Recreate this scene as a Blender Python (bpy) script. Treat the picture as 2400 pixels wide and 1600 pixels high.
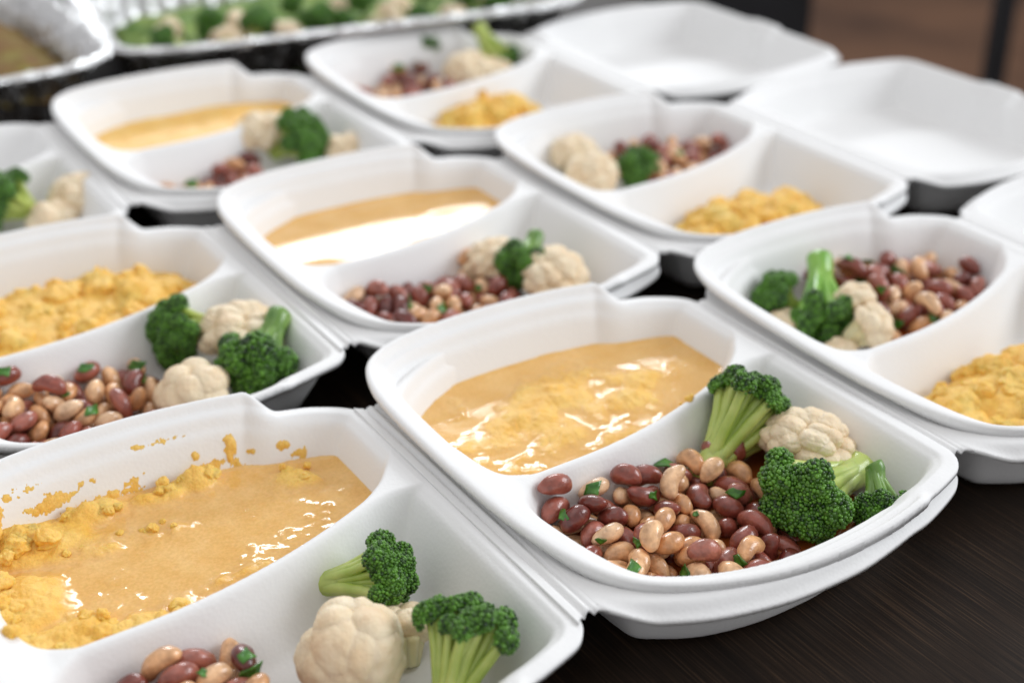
import bpy, bmesh, math, random
import numpy as np
from mathutils import Vector, Matrix, Quaternion, noise as mnoise

scene = bpy.context.scene
COL = scene.collection
for o in list(bpy.data.objects):
    bpy.data.objects.remove(o)

# ------------------------------------------------------------------ camera
Z0 = 0.0405                      # height of the hinge plane above the table top
CAM_Z = 0.3666 + Z0
PITCH = 0.4990
cam_data = bpy.data.cameras.new('camera')
cam = bpy.data.objects.new('camera', cam_data)
COL.objects.link(cam)
cam.matrix_world = (Matrix.Translation((0, 0, CAM_Z)) @
                    Matrix.Rotation(math.pi / 2 - PITCH, 4, 'X') @ Matrix.Rotation(-0.0068, 4, 'Z'))
cam_data.sensor_width = 36.0
cam_data.lens = 3251.4 / 2400 * 36
cam_data.clip_start = 0.02
cam_data.clip_end = 60
cam_data.dof.use_dof = True
cam_data.dof.focus_distance = 0.63
cam_data.dof.aperture_fstop = 4.5
scene.camera = cam

# ------------------------------------------------------------------ world and lamps
world = bpy.data.worlds.new('World')
scene.world = world
world.use_nodes = True
bg = world.node_tree.nodes['Background']
bg.inputs['Color'].default_value = (0.99, 0.985, 1.0, 1)
bg.inputs['Strength'].default_value = 0.61


def area_lamp(name, loc, target, sx, sy, power, color):
    d = bpy.data.lights.new(name, 'AREA')
    d.shape = 'RECTANGLE'
    d.size, d.size_y = sx, sy
    d.energy = power
    d.color = color
    o = bpy.data.objects.new(name, d)
    COL.objects.link(o)
    o.location = loc
    o.rotation_euler = (Vector(target) - Vector(loc)).to_track_quat('-Z', 'Y').to_euler()
    return o


# the window behind the table (its lower part mirrors in the wet food) and the pale ceiling
area_lamp('window_light', (-0.5, 6.0, 2.69), (-0.05, 0.8, 0.05), 2.3, 0.62, 118, (0.93, 0.97, 1.0))
area_lamp('side_window_light', (5.9, 1.7, 3.2), (0.1, 0.7, 0.0), 3.4, 2.7, 245, (0.92, 0.96, 1.0))
area_lamp('ceiling_light', (-0.3, 0.9, 2.6), (0.0, 0.8, 0.0), 2.6, 2.0, 11, (1.0, 0.98, 0.96))

scene.view_settings.view_transform = 'Standard'
scene.view_settings.look = 'None'
scene.view_settings.exposure = 0.0
scene.view_settings.gamma = 1.0
scene.view_settings.use_curve_mapping = False
scene.cycles.use_denoising = True
scene.cycles.max_bounces = 8
scene.cycles.caustics_reflective = False
scene.cycles.caustics_refractive = False
scene.cycles.sample_clamp_indirect = 4.0

# ------------------------------------------------------------------ helpers
def put(o, label=None, cat=None, group=None, kind=None):
    if label: o['label'] = label
    if cat: o['category'] = cat
    if group: o['group'] = group
    if kind: o['kind'] = kind
    return o


def link(name, data, parent=None, mat=None):
    o = bpy.data.objects.new(name, data)
    COL.objects.link(o)
    if parent is not None:
        o.parent = parent
    if mat is not None and data is not None and not data.materials:
        data.materials.append(mat)
    return o


def mesh_np(name, co, faces, smooth=True):
    me = bpy.data.meshes.new(name)
    if isinstance(faces, np.ndarray):
        n, k = faces.shape
        me.vertices.add(len(co)); me.vertices.foreach_set('co', np.asarray(co, np.float32).ravel())
        me.loops.add(n * k); me.loops.foreach_set('vertex_index', faces.astype(np.int32).ravel())
        me.polygons.add(n); me.polygons.foreach_set('loop_start', np.arange(0, n * k, k, dtype=np.int32))
        me.update(calc_edges=True)
        me.validate()
    else:
        me.from_pydata([tuple(c) for c in co], [], faces)
    if smooth:
        me.polygons.foreach_set('use_smooth', np.ones(len(me.polygons), bool))
    me.update()
    return me


def sstep(a, b, x):
    t = np.clip((x - a) / (b - a), 0, 1)
    return t * t * (3 - 2 * t)


def smax(a, b, k):
    h = np.clip(0.5 + 0.5 * (a - b) / k, 0, 1)
    return b * (1 - h) + a * h + k * h * (1 - h)


# value noise on arrays (tileless hash), 2-D and 3-D fractal
def _hash3(ix, iy, iz, seed):
    n = (ix * 374761393 + iy * 668265263 + iz * 2147483647 + seed * 1274126177) & 0xFFFFFFFF
    n = ((n ^ (n >> 13)) * 1274126177) & 0xFFFFFFFF
    n = ((n ^ (n >> 16)) * 2246822519) & 0xFFFFFFFF
    return ((n ^ (n >> 15)) & 0xFFFF) / 65535.0


def vnoise(p, seed=0):
    p = np.asarray(p, float)
    i = np.floor(p).astype(np.int64)
    f = p - i
    f = f * f * f * (f * (f * 6 - 15) + 10)
    r = 0
    for dx in (0, 1):
        for dy in (0, 1):
            for dz in (0, 1):
                w = ((f[..., 0] if dx else 1 - f[..., 0]) * (f[..., 1] if dy else 1 - f[..., 1]) *
                     (f[..., 2] if dz else 1 - f[..., 2]))
                r = r + w * _hash3(i[..., 0] + dx, i[..., 1] + dy, i[..., 2] + dz, seed)
    return r


def fbm(p, octs=4, seed=0, gain=0.5):
    r, a, s = 0, 1.0, 0.0
    p = np.asarray(p, float)
    for o in range(octs):
        r = r + a * (vnoise(p * (2.03 ** o) + 17.3 * o, seed + o) - 0.5)
        s += a
        a *= gain
    return r / s


def fbm2(x, y, scale, octs=4, seed=0, gain=0.5):
    return fbm(np.stack([x / scale, y / scale, np.zeros_like(x) + seed * 3.7], -1), octs, seed, gain)


# cell noise: distance to the nearest jittered cell point
def cells(p, seed=0):
    p = np.asarray(p, float)
    i = np.floor(p).astype(np.int64)
    d1 = np.full(p.shape[:-1], 9.0)
    d2 = np.full(p.shape[:-1], 9.0)
    for dx in (-1, 0, 1):
        for dy in (-1, 0, 1):
            for dz in (-1, 0, 1):
                c = i + np.array([dx, dy, dz])
                q = np.stack([_hash3(c[..., 0], c[..., 1], c[..., 2], seed + s) for s in (11, 23, 37)], -1)
                d = np.linalg.norm(c + 0.15 + 0.7 * q - p, axis=-1)
                d2 = np.minimum(d2, np.maximum(d, d1))
                d1 = np.minimum(d1, d)
    return d1, d2


# ------------------------------------------------------------------ materials
def new_mat(name):
    m = bpy.data.materials.new(name)
    m.use_nodes = True
    nt = m.node_tree
    return m, nt, nt.nodes['Principled BSDF']


def nd(nt, kind, **kw):
    n = nt.nodes.new(kind)
    for k, v in kw.items():
        if hasattr(n, k) and not k[0].isupper():
            setattr(n, k, v)
        else:
            n.inputs[k].default_value = v
    return n


def ramp(nt, src, stops):
    r = nt.nodes.new('ShaderNodeValToRGB')
    el = r.color_ramp.elements
    while len(el) < len(stops):
        el.new(0.5)
    for e, (p, c) in zip(el, stops):
        e.position = p
        e.color = (*c, 1) if len(c) == 3 else c
    nt.links.new(src, r.inputs['Fac'])
    return r


def coords(nt, scale=1.0, rot=(0, 0, 0), sc3=None):
    tc = nt.nodes.new('ShaderNodeTexCoord')
    mp = nt.nodes.new('ShaderNodeMapping')
    mp.inputs['Scale'].default_value = sc3 or (scale,) * 3
    mp.inputs['Rotation'].default_value = rot
    nt.links.new(tc.outputs['Object'], mp.inputs['Vector'])
    return mp.outputs['Vector']


def bump(nt, src, strength, dist, bs, prev=None):
    b = nt.nodes.new('ShaderNodeBump')
    b.inputs['Strength'].default_value = strength
    b.inputs['Distance'].default_value = dist
    nt.links.new(src, b.inputs['Height'])
    if prev is not None:
        nt.links.new(prev.outputs['Normal'], b.inputs['Normal'])
    nt.links.new(b.outputs['Normal'], bs.inputs['Normal'])
    return b


def foam_material():
    m, nt, bs = new_mat('white_foam')
    v = coords(nt, 1.0)
    n1 = nd(nt, 'ShaderNodeTexNoise', Scale=9.0, Detail=3.0)
    nt.links.new(v, n1.inputs['Vector'])
    r = ramp(nt, n1.outputs['Fac'], [(0.3, (0.83, 0.83, 0.825)), (0.7, (0.87, 0.87, 0.87))])
    nt.links.new(r.outputs['Color'], bs.inputs['Base Color'])
    bs.inputs['Roughness'].default_value = 0.52
    bs.inputs['Specular IOR Level'].default_value = 0.18
    vo = nd(nt, 'ShaderNodeTexVoronoi', Scale=520.0)
    nt.links.new(v, vo.inputs['Vector'])
    n2 = nd(nt, 'ShaderNodeTexNoise', Scale=2200.0, Detail=2.0)
    nt.links.new(v, n2.inputs['Vector'])
    b1 = bump(nt, vo.outputs['Distance'], 0.15, 0.0005, bs)
    bump(nt, n2.outputs['Fac'], 0.09, 0.0004, bs, b1)
    return m


def table_material():
    m, nt, bs = new_mat('dark_wood')
    a = 0.0
    v = coords(nt, rot=(0, 0, a), sc3=(900.0, 14.0, 1.0))
    n1 = nd(nt, 'ShaderNodeTexNoise', Scale=1.0, Detail=4.0, Roughness=0.65)
    nt.links.new(v, n1.inputs['Vector'])
    v2 = coords(nt, rot=(0, 0, a), sc3=(60.0, 3.0, 1.0))
    n2 = nd(nt, 'ShaderNodeTexNoise', Scale=1.0, Detail=3.0)
    nt.links.new(v2, n2.inputs['Vector'])
    r1 = ramp(nt, n1.outputs['Fac'], [(0.42, (0.012, 0.0068, 0.0042)), (0.56, (0.025, 0.0150, 0.0092)),
                                      (0.72, (0.075, 0.045, 0.026))])
    r2 = ramp(nt, n2.outputs['Fac'], [(0.3, (0.6, 0.6, 0.6)), (0.7, (1.25, 1.2, 1.15))])
    mx = nt.nodes.new('ShaderNodeMix')
    mx.data_type = 'RGBA'; mx.blend_type = 'MULTIPLY'
    mx.inputs[0].default_value = 1.0
    nt.links.new(r1.outputs['Color'], mx.inputs[6]); nt.links.new(r2.outputs['Color'], mx.inputs[7])
    nt.links.new(mx.outputs[2], bs.inputs['Base Color'])
    bs.inputs['Roughness'].default_value = 0.55
    bs.inputs['Specular IOR Level'].default_value = 0.2
    bump(nt, n1.outputs['Fac'], 0.25, 0.0004, bs)
    return m


FOAM = foam_material()
WOOD = table_material()

# ------------------------------------------------------------------ the table
TABLE_TH = 0.03


def slab(name, x0, x1, y0, y1, z0, z1, mat, rz=0.0):
    bm = bmesh.new()
    bmesh.ops.create_cube(bm, size=1)
    for v in bm.verts:
        v.co = Vector(((x0 if v.co.x < 0 else x1), (y0 if v.co.y < 0 else y1), (z0 if v.co.z < 0 else z1)))
    bmesh.ops.bevel(bm, geom=list(bm.edges), offset=min(0.004, (z1 - z0) * 0.3), segments=2, affect='EDGES')
    me = bpy.data.meshes.new(name)
    bm.to_mesh(me); bm.free()
    o = link(name, me, None, mat)
    o.rotation_euler = (0, 0, rz)
    return o


TABLE_RZ = 0.5684
put(slab('tabletop', -1.2, 0.955, -0.5, 1.9, -TABLE_TH, 0.0, WOOD, TABLE_RZ), kind='structure')



def floor_material():
    m, nt, bs = new_mat('brown_floor')
    v = coords(nt, 1.0)
    n1 = nd(nt, 'ShaderNodeTexNoise', Scale=2.2, Detail=4.0)
    nt.links.new(v, n1.inputs['Vector'])
    r = ramp(nt, n1.outputs['Fac'], [(0.35, (0.042, 0.019, 0.010)), (0.65, (0.10, 0.048, 0.025))])
    nt.links.new(r.outputs['Color'], bs.inputs['Base Color'])
    bs.inputs['Roughness'].default_value = 0.8
    bs.inputs['Specular IOR Level'].default_value = 0.15
    return m


def black_material():
    m, nt, bs = new_mat('black_paint')
    v = coords(nt, 1.0)
    n1 = nd(nt, 'ShaderNodeTexNoise', Scale=12.0, Detail=3.0)
    nt.links.new(v, n1.inputs['Vector'])
    r = ramp(nt, n1.outputs['Fac'], [(0.3, (0.006, 0.006, 0.008)), (0.7, (0.012, 0.012, 0.016))])
    nt.links.new(r.outputs['Color'], bs.inputs['Base Color'])
    bs.inputs['Roughness'].default_value = 0.7
    return m


FLOORMAT = floor_material()
BLACK = black_material()
put(slab('floor', -4, 5, -1.5, 7, -0.80, -0.75, FLOORMAT), kind='structure')


def part_slab(name, parent, *a):
    o = slab(name, *a)
    o.parent = parent
    return o


cab = bpy.data.objects.new('cabinet', None)
COL.objects.link(cab)
cab.location = (0.235, 2.5, -0.75)
put(cab, 'blurred black cabinet standing on the floor behind the table', 'cabinet')
part_slab('body', cab, -0.27, 0.27, -0.2, 0.25, 0.05, 0.88, BLACK)
part_slab('top', cab, -0.28, 0.28, -0.215, 0.26, 0.882, 0.905, BLACK)
part_slab('plinth', cab, -0.21, 0.21, -0.17, 0.22, 0.0, 0.048, BLACK)
part_slab('door', cab, -0.26, 0.26, -0.218, -0.203, 0.07, 0.86, BLACK)
post = slab('post', 0.895, 0.93, 2.52, 2.56, -0.749, 0.6, BLACK)
put(post, 'thin dark upright post at the top right, out of focus', 'post')

# ------------------------------------------------------------------ foam boxes
# all in millimetres, z measured from the hinge plane; +x towards the hinge, +y towards the far side
ROWS = [(-0.0211, 0.5243, -0.5678), (-0.1409, 0.7534, -0.5684), (-0.3077, 0.9542, -0.5584)]
PITCH_X = 0.2178


def catmull(pts, n=8):
    p = np.array(pts, float)
    out = []
    N = len(p)
    for i in range(N):
        a, b, c, d = p[i - 1], p[i], p[(i + 1) % N], p[(i + 2) % N]
        for t in np.arange(n) / n:
            out.append(0.5 * (2 * b + (c - a) * t + (2 * a - 5 * b + 4 * c - d) * t * t +
                              (3 * b - a - 3 * c + d) * t ** 3))
    return np.array(out)


TRAY_OUT = catmull([(105, -85), (104, -98), (97, -107), (86, -112), (75, -115.5), (67, -117.5), (60, -121),
                    (50, -123.5), (30, -126.5), (0, -127.5), (-30, -124.5), (-58, -115.5), (-80, -103), (-93, -89),
                    (-102, -68), (-108, -37), (-110.5, 0), (-111, 40), (-110, 78), (-107, 98), (-100, 115),
                    (-88, 126), (-70, 133), (-40, 137), (0, 137), (30, 134), (48, 130.5), (56, 128.5),
                    (63, 121.5), (73, 117.5), (86, 113), (97, 107), (104, 98), (105, 85), (105, 40), (105, 0), (105, -40)])
LID_OUT = catmull([(107, -80), (105, -97), (97, -108), (80, -116), (50, -125), (20, -131), (0, -132.5), (-30, -131),
                   (-60, -124), (-82, -114), (-97, -104), (-103.5, -95), (-104, -85), (-104, -40), (-104, 0),
                   (-104, 40), (-104, 85), (-103.5, 96), (-97, 106), (-82, 118), (-60, 129), (-30, 137), (0, 138.5),
                   (20, 137), (50, 131), (80, 121), (97, 110), (105, 97), (107, 80), (107.5, 40), (108, 24),
                   (113, 19), (114.5, 0), (113, -19), (108, -24), (107.5, -40)])


def sdf_poly(x, y, poly):
    """signed inner distance (positive inside) and nearest boundary point"""
    shp = x.shape
    px, py = x.ravel(), y.ravel()
    best = np.full(px.shape, 1e9)
    nx, ny = np.zeros_like(px), np.zeros_like(px)
    inside = np.zeros(px.shape, bool)
    a = poly
    b = np.roll(poly, -1, 0)
    for (ax, ay), (bx, by) in zip(a, b):
        ex, ey = bx - ax, by - ay
        L = ex * ex + ey * ey
        if L < 1e-12:
            continue
        t = np.clip(((px - ax) * ex + (py - ay) * ey) / L, 0, 1)
        qx, qy = ax + t * ex, ay + t * ey
        d = (px - qx) ** 2 + (py - qy) ** 2
        k = d < best
        best[k] = d[k]; nx[k] = qx[k]; ny[k] = qy[k]
        if ay != by:
            c = ((ay > py) != (by > py)) & (px < (bx - ax) * (py - ay) / (by - ay) + ax)
            inside ^= c
    d = np.sqrt(best) * np.where(inside, 1, -1)
    return d.reshape(shp), nx.reshape(shp), ny.reshape(shp)


def prof(d, pts):
    p = np.array(pts, float)
    return np.interp(d, p[:, 0], p[:, 1])


def div_y(x):
    return -3 + 0.0019 * np.clip(x + 50, 0, None) ** 2


FLOOR = -35.5


def blur(z, n=1):
    for _ in range(n):
        q = np.pad(z, 1, mode='edge')
        z = (q[:-2, 1:-1] + 2 * q[1:-1, 1:-1] + q[2:, 1:-1]) / 4
        q = np.pad(z, 1, mode='edge')
        z = (q[1:-1, :-2] + 2 * q[1:-1, 1:-1] + q[1:-1, 2:]) / 4
    return z


def tray_height(x, y, d):
    far = 200
    lift = 0.030 * y * (1 - sstep(7, 17, d))              # the far rim stands higher than the near one
    pB = prof(d, [(0, 7.7), (0.5, 8.6), (1.1, 9.0), (2.8, 9.0), (3.8, 8.2), (5.6, 4.6), (10.0, 3.8),
                  (12, 0.2), (14.6, -0.6), (16, -3.5), (30, -36), (far, -430)]) + lift
    pS = prof(d, [(0, 7.4), (0.7, 8.6), (1.6, 9.0), (5.5, 8.8), (12.5, 6.8), (13.6, 5.2), (15.5, 4.4), (17, 1.5),
                  (30, -36), (far, -500)]) + lift
    pH = prof(d, [(0, -0.2), (0.8, 0.5), (7.5, 0.9), (9, -0.8), (11.5, -1.4), (13, -4), (27, -36), (far, -430)])
    pH = pH + 1.2 * (1 - sstep(78, 98, x)) * (1 - sstep(8, 12, d))
    inner = sstep(4, 12, d)
    wH = sstep(54, 68, x) * (1 - inner) + sstep(34, 84, x) * inner
    wS = (1 - sstep(-98, -72, x)) * (1 - sstep(88, 118, y))
    z = pB * (1 - wS) + pS * wS
    z = z * (1 - wH) + pH * wH
    z = smax(z, np.full_like(z, FLOOR), 7.0)
    # curved divider between the two compartments
    dy = np.abs(y - div_y(x)) / np.sqrt(1 + (0.0038 * np.clip(x + 50, 0, None)) ** 2)
    w = 2.2 + 0.052 * np.clip(-x - 70, 0, None) ** 2 + 0.012 * np.clip(x - 66, 0, None) ** 2
    top = 0.5 + 4.0 * (1 - sstep(-100, -82, x))
    zr = top - np.clip(dy - w, 0, None) * 2.5
    zr = np.where(d < 6, -60, zr)
    z = smax(z, zr, 4.0)
    return z


STEP = 1.1
gx = np.arange(-116, 116.01, STEP)
gy = np.arange(-146, 146.01, STEP)
GX, GY = np.meshgrid(gx, gy)
TD, TNX, TNY = sdf_poly(GX, GY, TRAY_OUT)
_raw = tray_height(GX, GY, TD)
_w = sstep(16, 24, TD) * sstep(3, 14, np.abs(GY - div_y(GX)))
TRAY_Z = blur(_raw, 1) * (1 - _w) + blur(_raw, 14) * _w


def tray_z(x, y):
    """bilinear tray surface height in mm"""
    fx = np.clip((np.asarray(x) - gx[0]) / STEP, 0, len(gx) - 1.001)
    fy = np.clip((np.asarray(y) - gy[0]) / STEP, 0, len(gy) - 1.001)
    ix, iy = fx.astype(int), fy.astype(int)
    tx, ty = fx - ix, fy - iy
    Z = TRAY_Z
    return ((Z[iy, ix] * (1 - tx) + Z[iy, ix + 1] * tx) * (1 - ty) +
            (Z[iy + 1, ix] * (1 - tx) + Z[iy + 1, ix + 1] * tx) * ty)


def grid_faces(mask):
    """quads of a grid whose vertex mask has at least one True corner"""
    h, w = mask.shape
    idx = np.arange(h * w).reshape(h, w)
    f = np.stack([idx[:-1, :-1], idx[:-1, 1:], idx[1:, 1:], idx[1:, :-1]], -1).reshape(-1, 4)
    keep = mask.ravel()[f].any(1)
    return f[keep]


def compact(co, f):
    used, inv = np.unique(f.ravel(), return_inverse=True)
    return co[used], inv.reshape(f.shape)


def shell(name, X, Y, Z, D, NX, NY, thick, skirt=None):
    """a foam sheet: the height field, trimmed on its outline, with an underside and a rim"""
    out = D < 0
    X2 = np.where(out, NX, X); Y2 = np.where(out, NY, Y)
    f = grid_faces(D > 0.15)
    gyy, gxx = np.gradient(Z, STEP)
    n = np.stack([-gxx, -gyy, np.ones_like(Z)], -1)
    n /= np.linalg.norm(n, axis=-1, keepdims=True)
    top = np.stack([X2, Y2, Z], -1).reshape(-1, 3)
    n = n.reshape(-1, 3)
    n[out.ravel()] = (0, 0, 1)
    bot = top - n * thick
    N = len(top)
    # rim quads from boundary edges
    e = np.concatenate([f[:, [0, 1]], f[:, [1, 2]], f[:, [2, 3]], f[:, [3, 0]]])
    key = np.sort(e, 1)
    k1 = key[:, 0].astype(np.int64) * N + key[:, 1]
    u, first, cnt = np.unique(k1, return_index=True, return_counts=True)
    be = e[first[cnt == 1]]
    k = np.unique(be.ravel())
    top[k, 0] = NX.ravel()[k]; top[k, 1] = NY.ravel()[k]
    bot[k] = top[k] - (0, 0, thick)
    if skirt is not None:
        bot[k, 2] = top[k, 2] - skirt.ravel()[k]
    rim = np.stack([be[:, 1], be[:, 0], be[:, 0] + N, be[:, 1] + N], -1)
    allf = np.concatenate([f, f[:, ::-1] + N, rim])
    co, allf = compact(np.concatenate([top, bot]) * 0.001, allf)
    return mesh_np(name, co, allf)


tray_mesh = shell('tray', GX, GY, TRAY_Z, TD, TNX, TNY, 2.2, 2.6 + (2.2 * (1 - sstep(-90, -40, GY)) - 0.4) * (1 - sstep(54, 68, GX)))
tray_mesh.materials.append(FOAM)


def lid_height(x, y, d, low):
    wide = 7.5 * np.exp(-((x + 92) / 26) ** 2 - ((y + 100) / 24) ** 2) + 3.0 * np.exp(-((x + 97) / 26) ** 2 - ((y - 104) / 24) ** 2)
    d = np.where(d > 5, np.maximum(5 + 0.35 * np.minimum(d - 5, wide), d - wide * 0.65), d)
    p = prof(d, [(0, -5.6), (0.7, -4.8), (2.4, -4.0), (3.4, -3.0), (5.5, 0.6), (8.6, 1.5), (10.2, 0.6),
                 (12.6, -6), (14.5, -6.8), (25, -38), (200, -560)])
    pl = prof(d, [(0, -0.8), (0.8, -0.2), (8.6, 0.6), (10.2, 0.2), (12.6, -6), (14.5, -6.8), (25, -38), (200, -560)])
    wl = 1 - sstep(-103, -84, x)
    p = p * (1 - wl) + pl * wl
    z = p - low * sstep(44, 66, x) * (1 - sstep(9, 16, d))
    z = smax(z, np.full_like(z, -37.9), 6.0)
    return z


LID_EMPTY = catmull([(107, -80), (105, -97), (97, -107), (80, -114), (50, -121), (20, -125), (0, -126), (-30, -125),
                     (-60, -120), (-82, -113), (-97, -104), (-103.5, -95), (-104, -85), (-104, -40), (-104, 0),
                     (-104, 40), (-104, 85), (-103.5, 96), (-97, 105), (-82, 114), (-60, 121), (-30, 126), (0, 127),
                     (20, 126), (50, 122), (80, 115), (97, 107), (105, 97), (107, 80), (107.5, 40), (108, 24),
                     (113, 19), (114.5, 0), (113, -19), (108, -24), (107.5, -40)])
lx = np.arange(-108, 118.01, STEP)
LX, LY = np.meshgrid(lx, gy)


def make_lid(outline, low):
    LD, LNX, LNY = sdf_poly(LX, LY, outline)
    raw = lid_height(LX, LY, LD, low)
    w = sstep(14, 22, LD)
    me = shell('lid', LX, LY, blur(raw, 1) * (1 - w) + blur(raw, 14) * w, LD, LNX, LNY, 2.2)
    me.materials.append(FOAM)
    return me


lid_mesh = make_lid(LID_OUT, 2.6)            # the lid another tray is nested in
open_lid_mesh = make_lid(LID_EMPTY, 0.6)     # the lids left open and empty


def hinge():
    xs = np.arange(101.5, 116.6, 0.5)
    ys = np.linspace(-1, 1, 60)
    X, T = np.meshgrid(xs, ys)
    u = (xs - 101.5) / 15.0
    half = 99.5 - 3.2 * np.sin(np.pi * u) - 0.9 * np.abs(np.sin(3 * np.pi * u))
    Y = T * half
    Z = -0.55 - 1.3 * np.exp(-((X - 106.4) / 0.7) ** 2) - 1.3 * np.exp(-((X - 111.4) / 0.7) ** 2) + \
        0.9 * np.exp(-((X - 108.9) / 1.2) ** 2)
    D = np.ones_like(X)
    return shell('hinge', X, Y, Z, D, X, Y, 1.4)


hinge_mesh = hinge()
hinge_mesh.materials.append(FOAM)

BOX = {}


def box_frame(row, k):
    ox, oy, yaw = ROWS[row]
    return (ox + math.cos(yaw) * PITCH_X * k, oy - math.sin(yaw) * PITCH_X * k, -yaw)


def make_box(key, row, k, label, dz=0.0, yaw=0.0, lid=True):
    x, y, rz = box_frame(row, k)
    e = bpy.data.objects.new('takeaway_box', None)
    COL.objects.link(e)
    e.location = (x, y, 0)
    e.rotation_euler = (0, 0, rz)
    e.empty_display_size = 0.05
    put(e, label, 'food box', 'white foam food boxes on the table')
    t = link('tray', tray_mesh, e)
    t.location = (0, 0, Z0 + dz)
    t.rotation_euler = (0, 0, yaw)
    if lid:
        l = link('lid', open_lid_mesh if key in 'RDH' else lid_mesh, e)
        l.location = (PITCH_X, 0, Z0)
        h = link('hinge', hinge_mesh, e)
        h.location = (0, 0, Z0)
    # frame that food in this tray is placed in
    BOX[key] = Matrix.Translation((x, y, 0)) @ Matrix.Rotation(rz, 4, 'Z') @ Matrix.Translation((0, 0, Z0 + dz)) @ \
        Matrix.Rotation(yaw, 4, 'Z')
    return e


make_box('F', 0, -0.5, 'white foam food box nearest the camera, bottom left, polenta smeared up its wall', dz=-0.0026)
make_box('M', 0, 0.5, 'white foam food box in sharp focus, at right front, with shining wet polenta and beans', yaw=0.007)
make_box('R', 0, 1.5, 'white foam food box at the right edge with crumbly polenta in its front half', yaw=-0.006)
make_box('L', 1, -0.5, 'white foam food box at the left edge with thick yellow polenta behind a bean pile', dz=-0.0026)
make_box('C', 1, 0.5, 'white foam food box in the middle with window glare on its smooth polenta', yaw=-0.008)
make_box('D', 1, 1.5, 'white foam food box behind the middle one, right of it, its large lid empty', yaw=0.006)
make_box('K', 2, -0.5, 'white foam food box cut off by the left edge, half hidden, with cauliflower', dz=-0.0026)
make_box('G', 2, 0.5, 'blurred white foam food box at back left with flat polenta and one big broccoli')
make_box('H', 2, 1.5, 'farthest white foam food box at back centre, beans piled beside an empty open lid')


def bean_mesh(name, L, W, H, bend, dent, seed, sub=3):
    """a bean: bent, flattened ellipsoid with a shallow hilum dent; half sizes in mm"""
    bm = bmesh.new()
    bmesh.ops.create_icosphere(bm, subdivisions=sub, radius=1)
    co = np.array([v.co[:] for v in bm.verts])
    x, y, z = co.T.copy()
    n = fbm(co * 1.7 + seed, 3, seed, 0.6)
    L, W, H, bend, dent = L * 1.15, W * 1.15, H * 1.15, bend * 1.15, dent * 1.15
    px = L * np.sign(x) * np.abs(x) ** 0.93
    taper = 1 - 0.10 * x * (1 if seed % 2 else -1)
    py = W * y * taper - bend * (1 - x * x) * 1.0
    py = py + dent * np.exp(-(x / 0.35) ** 2) * np.clip(-y, 0, 1) * -1 * -1
    pz = H * z * taper
    r = 1 + 0.17 * n
    co = np.stack([px * r, py * r, pz * r], -1) * 0.001
    f = [[v.index for v in fc.verts] for fc in bm.faces]
    bm.free()
    return mesh_np(name, co, np.array(f))


BEANS = [('red', bean_mesh('bean', 8.0, 5.0, 4.3, -1.9, 1.5, 1)),
         ('red', bean_mesh('bean', 7.1, 4.9, 4.5, -1.1, 0.9, 2)),
         ('red', bean_mesh('bean', 8.8, 4.8, 4.1, -2.3, 1.7, 3)),
         ('red', bean_mesh('bean', 7.6, 5.3, 3.9, -1.5, 1.3, 13)),
         ('red', bean_mesh('bean', 6.6, 4.5, 4.0, -1.0, 0.8, 17)),
         ('pale', bean_mesh('bean', 7.9, 4.6, 4.0, -1.9, 1.5, 4)),
         ('pale', bean_mesh('bean', 7.0, 4.7, 4.2, -1.1, 0.9, 5)),
         ('pale', bean_mesh('bean', 8.7, 4.4, 3.8, -2.3, 1.6, 6)),
         ('pale', bean_mesh('bean', 7.4, 5.0, 3.7, -2.0, 1.9, 14)),
         ('pale', bean_mesh('bean', 6.5, 4.2, 3.8, -1.0, 0.7, 18))]

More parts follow.
